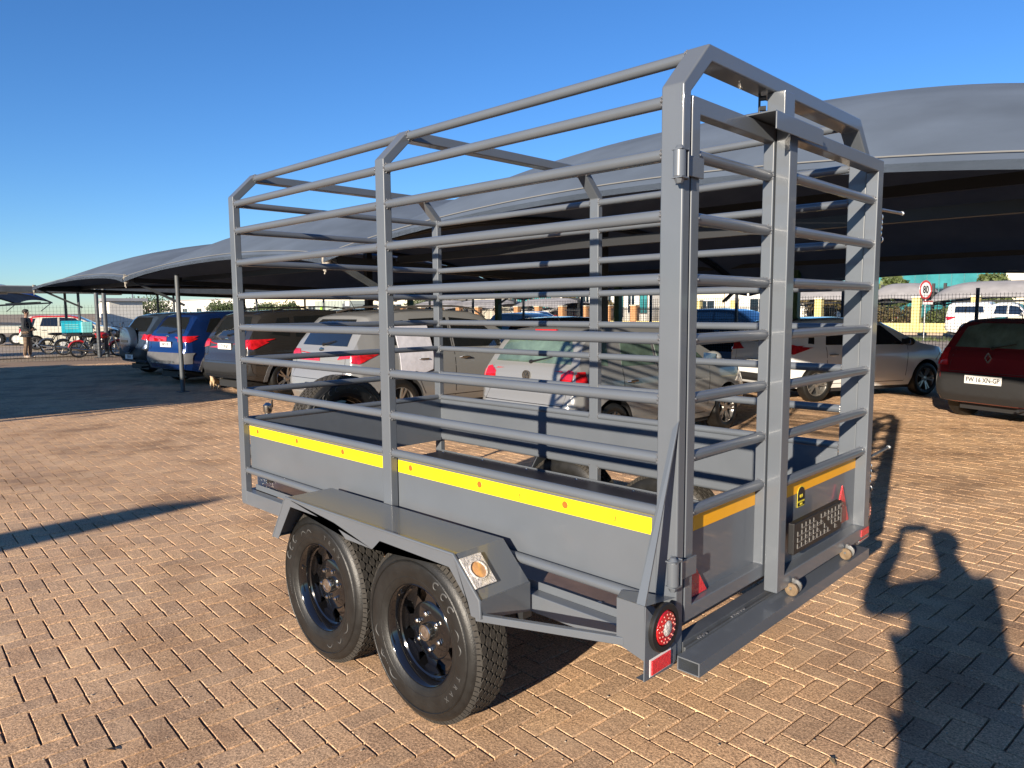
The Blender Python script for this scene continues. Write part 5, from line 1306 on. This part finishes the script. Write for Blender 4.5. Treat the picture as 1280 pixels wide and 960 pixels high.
def hand_nodes(N, E, pre, wrist, d, side, curl, palm_n, k=1.0):
    """palm plus five fingers: d points along the hand, side towards the thumb, palm_n out of the palm"""
    w_ = Vector(wrist); d = Vector(d).normalized(); s = Vector(side); s = (s-d*s.dot(d)).normalized(); n = d.cross(s); n = n if n.dot(Vector(palm_n)) > 0 else -n
    N[pre+'palm'] = (tuple(w_+d*.045*k), .026*k, .022*k); E.append((pre+'wrist', pre+'palm'))
    N[pre+'palm2'] = (tuple(w_+d*.080*k), .024*k, .020*k); E.append((pre+'palm', pre+'palm2'))
    for i, (off, ln) in enumerate(((.026, .070), (.009, .080), (-.009, .075), (-.025, .058))):
        p = w_+d*.092*k+s*off*k; N[pre+'f%da' % i] = (tuple(p), .0105*k); E.append((pre+'palm2', pre+'f%da' % i))
        c = curl*(1+.08*i); dd = (d*cos(c)+n*sin(c)); p2 = p+dd*ln*.5*k; N[pre+'f%db' % i] = (tuple(p2), .0092*k); E.append((pre+'f%da' % i, pre+'f%db' % i))
        dd = (d*cos(c*2)+n*sin(c*2)); p3 = p2+dd*ln*.45*k; N[pre+'f%dc' % i] = (tuple(p3), .0078*k); E.append((pre+'f%db' % i, pre+'f%dc' % i))
    p = w_+d*.03*k+s*.034*k; N[pre+'t0'] = (tuple(p), .0125*k); E.append((pre+'palm', pre+'t0'))
    p = p+(d*.7+s*.6+n*.2).normalized()*.034*k; N[pre+'t1'] = (tuple(p), .0105*k); E.append((pre+'t0', pre+'t1'))
    p = p+(d*.9+s*.1+n*.5).normalized()*.028*k; N[pre+'t2'] = (tuple(p), .009*k); E.append((pre+'t1', pre+'t2'))
def person(label, loc, rz, arms, stout=1.0, jack=JACK, trous=KHAKI, shoe=SHOE, cap=True, feet=((.03, .10), (-.06, -.11)), handspec=None, tilt=0.0):
    t = thing('person', label, 'person', loc, rz)
    q = stout; N = {}; E = []
    N['pelvis'] = ((0, 0, .96), .125*q, .155*q); N['waist'] = ((.005, 0, 1.10), .11*q, .14*q); N['chest'] = ((0, 0, 1.30), .12*q, .165*q); N['neckb'] = ((0, 0, 1.455), .062, .07)
    N['neck'] = ((.012, 0, 1.515), .052); N['jaw'] = ((.028, 0, 1.585), .060, .058); N['head'] = ((.018, 0, 1.665), .090, .074); N['crown'] = ((.008, 0, 1.735), .070, .060)
    E += [('pelvis', 'waist'), ('waist', 'chest'), ('chest', 'neckb'), ('neckb', 'neck'), ('neck', 'jaw'), ('jaw', 'head'), ('head', 'crown')]
    for sg, a, ft in ((1, arms[0], feet[0]), (-1, arms[1], feet[1])):
        p = 'L' if sg > 0 else 'R'
        N[p+'sh'] = ((0, sg*.175*(.6+.4*q), 1.415), .062*q); N[p+'elbow'] = (a[0], .044*q); N[p+'wrist'] = (a[1], .027)
        E += [('chest', p+'sh'), (p+'sh', p+'elbow'), (p+'elbow', p+'wrist')]
        hand_nodes(N, E, p, a[1], a[2], a[3], a[4], a[5])
        N[p+'hip'] = ((0, sg*.095, .88), .088*q); N[p+'knee'] = ((ft[0]*.5+.015, sg*.10, .49), .058*q); N[p+'ankle'] = ((ft[0]-.02, ft[1], .085), .037); N[p+'ball'] = ((ft[0]+.10, ft[1]*1.08, .035), .034, .040); N[p+'toe'] = ((ft[0]+.155, ft[1]*1.1, .030), .026, .034)
        E += [('pelvis', p+'hip'), (p+'hip', p+'knee'), (p+'knee', p+'ankle'), (p+'ankle', p+'ball'), (p+'ball', p+'toe')]
    me = skin_mesh(N, E, 'pelvis', 2, 'body'); body = link('body', me, SKIN, t)
    # face on the head
    bm = NB(); ellipsoid(bm, (.112, 0, 1.640), (.018, .012, .022), 2); ellipsoid(bm, (.106, 0, 1.660), (.012, .009, .026), 2); obj('nose', bm, SKIN, body)
    bm = NB()
    for sg in (-1, 1): ellipsoid(bm, (.095, sg*.031, 1.676), (.010, .014, .009), 2)
    obj('eyes', bm, mat('eye_white', (.75, .73, .70), .2), body)
    bm = NB()
    for sg in (-1, 1): ellipsoid(bm, (.1035, sg*.031, 1.676), (.003, .006, .006), 1)
    obj('pupils', bm, HAIR, body)
    bm = NB(); ellipsoid(bm, (.092, 0, 1.601), (.012, .026, .007), 2); obj('mouth', bm, mat('lip', (.28, .10, .08), .5), body)
    for sg in (-1, 1):
        bm = NB(); ellipsoid(bm, (.012, sg*.080, 1.660), (.020, .008, .032), 2); obj('ear', bm, SKIN, body)
    bm = NB(); ellipsoid(bm, (-.006, 0, 1.700), (.100*(.6+.4*q), .090*(.6+.4*q), .090), 3); hr = obj('hair', bm, HAIR, t)
    if cap:
        bm = NB(); ellipsoid(bm, (.004, 0, 1.728), (.102, .090, .068), 3); box(bm, .07, .175, -.065, .065, 1.712, 1.720); obj('cap', bm, HAIR, t, bevel=.0)
    # jacket over the same skeleton
    J = {k: (N[k][0], *(v*1.18+.010 for v in N[k][1:])) for k in ('pelvis', 'waist', 'chest', 'neckb', 'Lsh', 'Rsh', 'Lelbow', 'Relbow')}
    JE = [('pelvis', 'waist'), ('waist', 'chest'), ('chest', 'neckb')]
    J['pelvis'] = (N['pelvis'][0], .165*q, .205*q); J['hem'] = ((0, 0, .84), .155*q, .205*q); JE.append(('pelvis', 'hem'))
    for p in 'LR':
        e, w_ = Vector(N[p+'elbow'][0]), Vector(N[p+'wrist'][0]); J[p+'cuff'] = (tuple(e.lerp(w_, .93)), .038*q*q); J[p+'mid'] = (tuple(e.lerp(w_, .5)), .046*q)
        JE += [('chest', p+'sh'), (p+'sh', p+'elbow'), (p+'elbow', p+'mid'), (p+'mid', p+'cuff')]
    link('jacket', skin_mesh(J, JE, 'pelvis', 2, 'jacket'), jack, t)
    K = {'pelvis': (N['pelvis'][0], .12*q, .15*q)}; KE = []
    for p in 'LR':
        K[p+'hip'] = (N[p+'hip'][0], .102*q); K[p+'knee'] = (N[p+'knee'][0], .076*q); a_ = N[p+'ankle'][0]; K[p+'cuff'] = ((a_[0], a_[1], .10), .060); K[p+'calf'] = (tuple(Vector(N[p+'knee'][0]).lerp(Vector(a_), .55)), .068*q)
        KE += [('pelvis', p+'hip'), (p+'hip', p+'knee'), (p+'knee', p+'calf'), (p+'calf', p+'cuff')]
    link('trousers', skin_mesh(K, KE, 'pelvis', 2, 'trousers'), trous, t)
    for p in 'LR':
        b0 = Vector(N[p+'ankle'][0]); b1 = Vector(N[p+'ball'][0]); b2 = Vector(N[p+'toe'][0])
        S_ = {'heel': ((b0.x-.035, b0.y, .045), .040), 'mid': ((b0.x+.03, b0.y, .062), .044), 'ball': ((b1.x, b1.y, .046), .040, .050), 'toe': ((b2.x+.02, b2.y, .040), .032, .042)}
        link('shoe', skin_mesh(S_, [('heel', 'mid'), ('mid', 'ball'), ('ball', 'toe')], 'heel', 2, 'shoe'), shoe, t)
    return t
g = ground_at(36, 447.5)
person('man in dark jacket, cap and khaki trousers standing by the fence at far left', (g.x, g.y, 0), R(-125),
       [((.02, .27, 1.13), (.20, .16, 1.04), (1, -.7, -.1), (0, 0, 1), .55, (0, -1, 0)), ((.02, -.27, 1.13), (.21, -.15, 1.03), (1, .7, -.1), (0, 0, 1), .55, (0, 1, 0))])
# the photographer, standing right behind the camera with both hands on the phone
fh = Vector((_f.x, _f.y, 0)).normalized(); hp = CAMLOC-fh*.47-_r*(-.00); prz = math.atan2(fh.y, fh.x)
def loc2p(v):       # world to person coordinates
    d = Vector(v)-Vector((hp.x, hp.y, 0)); return Vector((d.dot(fh), d.dot(Vector((-fh.y, fh.x, 0))), d.z))
ph = CAMLOC-fh*.022+_r*.055
pl = loc2p(ph); 
person('person in a dark jacket holding up a phone, just behind the viewpoint', (hp.x, hp.y, 0), prz,
       [((.10, .42, 1.33), (pl.x-.07, pl.y+.15, pl.z-.045), (.75, -.35, .55), (0, -.5, 1), .60, (1, -1, 0)), ((.17, -.28, 1.27), (pl.x-.09, pl.y-.10, pl.z-.055), (.75, .35, .55), (0, .5, 1), .60, (1, 1, 0))], stout=1.22, cap=False, trous=mat('dark_denim', (.03, .04, .06), .8))
t = thing('phone', 'dark phone held up in landscape by the photographer', 'phone', tuple(ph), prz)
bm = NB(); box(bm, -.004, .004, -.078, .078, -.037, .037); obj('case', bm, BLACK, t, bevel=.003)
bm = NB(); box(bm, -.0048, -.0042, -.074, .074, -.034, .034); obj('screen', bm, GLASS, t)
# tall feather banner beside the yard, outside the frame; its tip shades the paving
tipg = ground_at(300, 620); sdir = Vector((cos(R(SUN_AZ)), sin(R(SUN_AZ)))); hB = 3.0; dB = hB/tan(R(SUN_EL))
bx, by = tipg.x+sdir.x*dB+1.05, tipg.y+sdir.y*dB
t = thing('feather_banner', 'tall curved feather banner standing beside the yard, left of the viewpoint', 'banner', (bx, by, 0), R(180))
bm = NB(); tube(bm, [(0, 0, 0), (0, 0, 1.5), (.08, 0, 2.0), (.30, 0, 2.5), (.62, 0, 2.83), (1.05, 0, 3.0)], [.018, .014, .011, .009, .007, .005], 8); obj('pole', bm, DARKST, t)
bm = NB(); Lf = [(0, .5), (.45, .5), (.52, 1.2), (.60, 1.8), (.72, 2.3), (.86, 2.7), (1.04, 2.985), (.62, 2.82), (.30, 2.49), (.08, 2.0), (0, 1.5)]
prism(bm, Lf, -.004, .004, 'xz'); obj('sail', bm, mat('banner_cloth', (.05, .10, .22), .8), t)
bm = NB(); beam(bm, (-.5, 0, .02), (.5, 0, .02), .05, .03); beam(bm, (0, -.5, .05), (0, .5, .05), .05, .03); obj('foot', bm, DARKST, t)

# cat
g = ground_at(268, 486)
t = thing('cat', 'ginger and cream cat sitting upright beside the dark grey SUV rear', 'cat', (g.x, g.y, 0), R(125))
N = {'rump': ((-.10, 0, .085), .075, .070), 'mid': ((-.03, 0, .14), .068, .062), 'chest': ((.04, 0, .20), .052, .048), 'neck': ((.065, 0, .255), .036), 'head': ((.085, 0, .300), .044, .042), 'muz': ((.120, 0, .288), .022),
     'ls': ((.055, .032, .17), .026), 'lk': ((.072, .034, .09), .018), 'lp': ((.080, .034, .015), .016), 'lt': ((.100, .034, .011), .014), 'rs': ((.055, -.032, .17), .026), 'rk': ((.075, -.034, .09), .018), 'rp': ((.082, -.034, .015), .016), 'rt': ((.102, -.034, .011), .014),
     'lh': ((-.09, .060, .075), .045), 'lhk': ((-.02, .075, .055), .030), 'lhp': ((-.03, .075, .015), .016), 'lht': ((.015, .075, .012), .015), 'rh': ((-.09, -.060, .075), .045), 'rhk': ((-.02, -.075, .055), .030), 'rhp': ((-.03, -.075, .015), .016), 'rht': ((.015, -.075, .012), .015)}
E_ = [('rump', 'mid'), ('mid', 'chest'), ('chest', 'neck'), ('neck', 'head'), ('head', 'muz'), ('chest', 'ls'), ('ls', 'lk'), ('lk', 'lp'), ('lp', 'lt'), ('chest', 'rs'), ('rs', 'rk'), ('rk', 'rp'), ('rp', 'rt'), ('rump', 'lh'), ('lh', 'lhk'), ('lhk', 'lhp'), ('lhp', 'lht'), ('rump', 'rh'), ('rh', 'rhk'), ('rhk', 'rhp'), ('rhp', 'rht')]
cb = link('body', skin_mesh(N, E_, 'mid', 2, 'body'), ORTABBY, t)
for sg in (-1, 1):
    bm = NB(); bmesh.ops.create_cone(bm, segments=8, radius1=.017, radius2=.001, depth=.038, matrix=Matrix.Translation((.078, sg*.026, .352))); obj('ear', bm, ORTABBY, cb)
bm = NB(); ellipsoid(bm, (.138, 0, .290), (.006, .007, .005), 1); obj('nose', bm, mat('pink_nose', (.4, .15, .12), .5), cb)
bm = NB()
for sg in (-1, 1): ellipsoid(bm, (.121, sg*.019, .309), (.006, .008, .007), 1)
obj('eyes', bm, HAIR, cb)
bm = NB(); tube(bm, [(-.15, 0, .06), (-.22, .02, .03), (-.27, .06, .02), (-.30, .12, .02)], [.018, .017, .015, .008], 8); obj('tail', bm, mat('dark_fur', (.06, .03, .02), .9), t)

# motorcycles
def motorcycle(label, px, py, rz, paint):
    g = ground_at(px, py); t = thing('motorcycle', label, 'motorcycle', (g.x, g.y, 0), rz, 'motorcycles parked in a row by the fence')
    for x in (-.64, .66):
        bm = NB(); lathe(bm, [(-.04, .24), (-.045, .27), (0, .30), (.045, .27), (.04, .24)], 26, 'y'); wl = obj('wheel', bm, RUBBER, t); wl.location = (x, 0, .30)
        bm = NB(); lathe(bm, [(-.03, .245), (-.02, .23), (.02, .23), (.03, .245)], 26, 'y'); lathe(bm, [(-.05, .001), (-.05, .05), (.05, .05), (.05, .001)], 12, 'y')
        for k in range(12): a = 2*pi*k/12; tube(bm, [(.04*cos(a), .03*(-1)**k, .04*sin(a)), (.235*cos(a+.15), 0, .235*sin(a+.15))], .004, 4, caps=False)
        obj('spokes', bm, CHROME, wl)
        bm = NB(); tube(bm, [(x+(.0-.33*cos(a)), 0, .30+.33*sin(a)) for a in np.linspace(.3, 2.2, 7)], .035, 6); obj('fender', bm, paint, t)
    bm = NB(); ellipsoid(bm, (.12, 0, .80), (.26, .13, .13), 3); obj('tank', bm, paint, t)
    bm = NB(); ellipsoid(bm, (-.30, 0, .80), (.34, .12, .055), 3); obj('seat', bm, BLACK, t)
    bm = NB(); box(bm, -.16, .20, -.12, .12, .28, .50); tube(bm, [(.05, 0, .48), (.12, 0, .70)], .075, 10); obj('engine', bm, FLANGE, t, bevel=.03)
    bm = NB()
    for a, b in (((.42, 0, .86), (.30, 0, .30)), ((.30, 0, .30), (-.25, 0, .28)), ((-.25, 0, .28), (-.30, 0, .74)), ((-.30, 0, .74), (.42, 0, .86)), ((-.25, .08, .30), (-.64, .08, .30)), ((-.25, -.08, .30), (-.64, -.08, .30)), ((-.35, .1, .76), (-.60, .1, .34)), ((-.35, -.1, .76), (-.60, -.1, .34))): tube(bm, [a, b], .018, 6)
    obj('frame', bm, DARKST, t)
    bm = NB()
    for y in (-.08, .08): tube(bm, [(.66, y, .30), (.44, y, .92)], .022, 8)
    obj('fork', bm, CHROME, t)
    bm = NB(); tube(bm, [(.32, .36, 1.02), (.42, .20, 1.04), (.46, 0, .98), (.42, -.20, 1.04), (.32, -.36, 1.02)], .014, 8); obj('handlebar', bm, DARKST, t)
    bm = NB(); ellipsoid(bm, (.54, 0, .88), (.06, .085, .085), 2); obj('headlight', bm, CLEARL, t)
    for sg in (-1, 1):
        bm = NB(); tube(bm, [(.36, sg*.28, 1.03), (.34, sg*.33, 1.16)], .006, 5); ellipsoid(bm, (.34, sg*.35, 1.19), (.012, .05, .035), 2); obj('mirror', bm, DARKST, t)
    bm = NB(); tube(bm, [(.10, -.13, .40), (.05, -.15, .26), (-.35, -.17, .27), (-.85, -.17, .36)], [.018, .022, .035, .042], 10); obj('exhaust', bm, CHROME, t)
    return t
bike_red = motorcycle('red motorcycle under the cyan delivery box, in front of the others', 124, 446.5, R(-98), REDP)
motorcycle('white-nosed motorcycle left of the cyan delivery box', 83, 442, R(-122), WHITEP)
motorcycle('dark motorcycle directly behind the red one', 104, 443.5, R(-110), DKBLUE)
motorcycle('dark motorcycle touching the spare wheel cover, right of the round posts', 147, 444, R(-80), BLACK)
motorcycle('black motorcycle with upright mirrors, furthest back between the posts', 140, 438.5, R(-70), BLACK)
g = ground_at(93, 445)
t = thing('delivery_box', 'bright cyan delivery box mounted on the motorcycle rack', 'delivery box', (g.x, g.y, .88), R(-105))
bm = NB(); box(bm, -.36, .36, -.26, .26, 0, .46); obj('box', bm, CYANP, t, bevel=.03)
bm = NB(); box(bm, -.37, .37, -.27, .27, .40, .44); obj('lid_rim', bm, CYANP, t, bevel=.01)
for k in range(3):
    bm = NB(); box(bm, -.24, .20, .262, .266, .15+k*.075, .18+k*.075); obj('print_line', bm, CYANL, t)
    bm = NB(); box(bm, -.24, .20, -.266, -.262, .15+k*.075, .18+k*.075); obj('print_line', bm, CYANL, t)
bm = NB(); box(bm, -.2, .2, -.2, .2, -.12, -.002); obj('rack', bm, DARKST, t)
g = ground_at(111, 445)
t = thing('delivery_box', 'pale turquoise delivery box behind the bright cyan one', 'delivery box', (g.x, g.y, .88), R(-100))
bm = NB(); box(bm, -.18, .18, -.2, .2, 0, .42); obj('box', bm, CYANL, t, bevel=.03)
bm = NB(); box(bm, -.15, .15, -.15, .15, -.12, -.002); obj('rack', bm, DARKST, t)

# flatbed trailer far left
g = ground_at(8, 431)
t = thing('flatbed_trailer', 'cream flatbed trailer with small white wheels at the far left edge', 'trailer', (g.x, g.y, 0), R(75))
bm = NB(); box(bm, -2.6, 2.2, -.9, .9, .62, .98); obj('bed', bm, WHC, t, bevel=.02)
bm = NB(); box(bm, 2.2, 2.26, -.9, .9, .62, 1.45); obj('headboard', bm, WHC, t)
for x in (-.5, .35):
    for sg in (-1, 1):
        bm = NB(); lathe(bm, [(-.1, .14), (-.1, .31), (.1, .31), (.1, .14)], 24, 'y'); w_ = obj('wheel', bm, RUBBER, t); w_.location = (x, sg*.8, .31)
        bm = NB(); lathe(bm, [(sg*.11, .001), (sg*.11, .19), (sg*.05, .20)], 20, 'y'); obj('rim', bm, WHITEP, w_)
# plastic-covered side window of the silver SUV: torn paper taped to the door
bm = NB(); rr = random.Random(4)
S_ = bpy.data.objects.get('parked_suv')
if S_:
    spp = suv_spec(4.45, 1.82, 1.66); bb = car_body(spp); bv = BVHTree.FromBMesh(bb); bb.free(); bm.free()
    patch(bv, [(.86, .80), (1.0, .77), (1.12, .79), (1.25, .75), (1.42, .80), (1.46, 1.10), (1.44, 1.42), (1.15, 1.50), (.86, 1.46)], 'right', .02, 'taped_paper', mat('white_paper', (.62, .62, .68), .7, var=.1, vscale=14), S_, fine=.06)
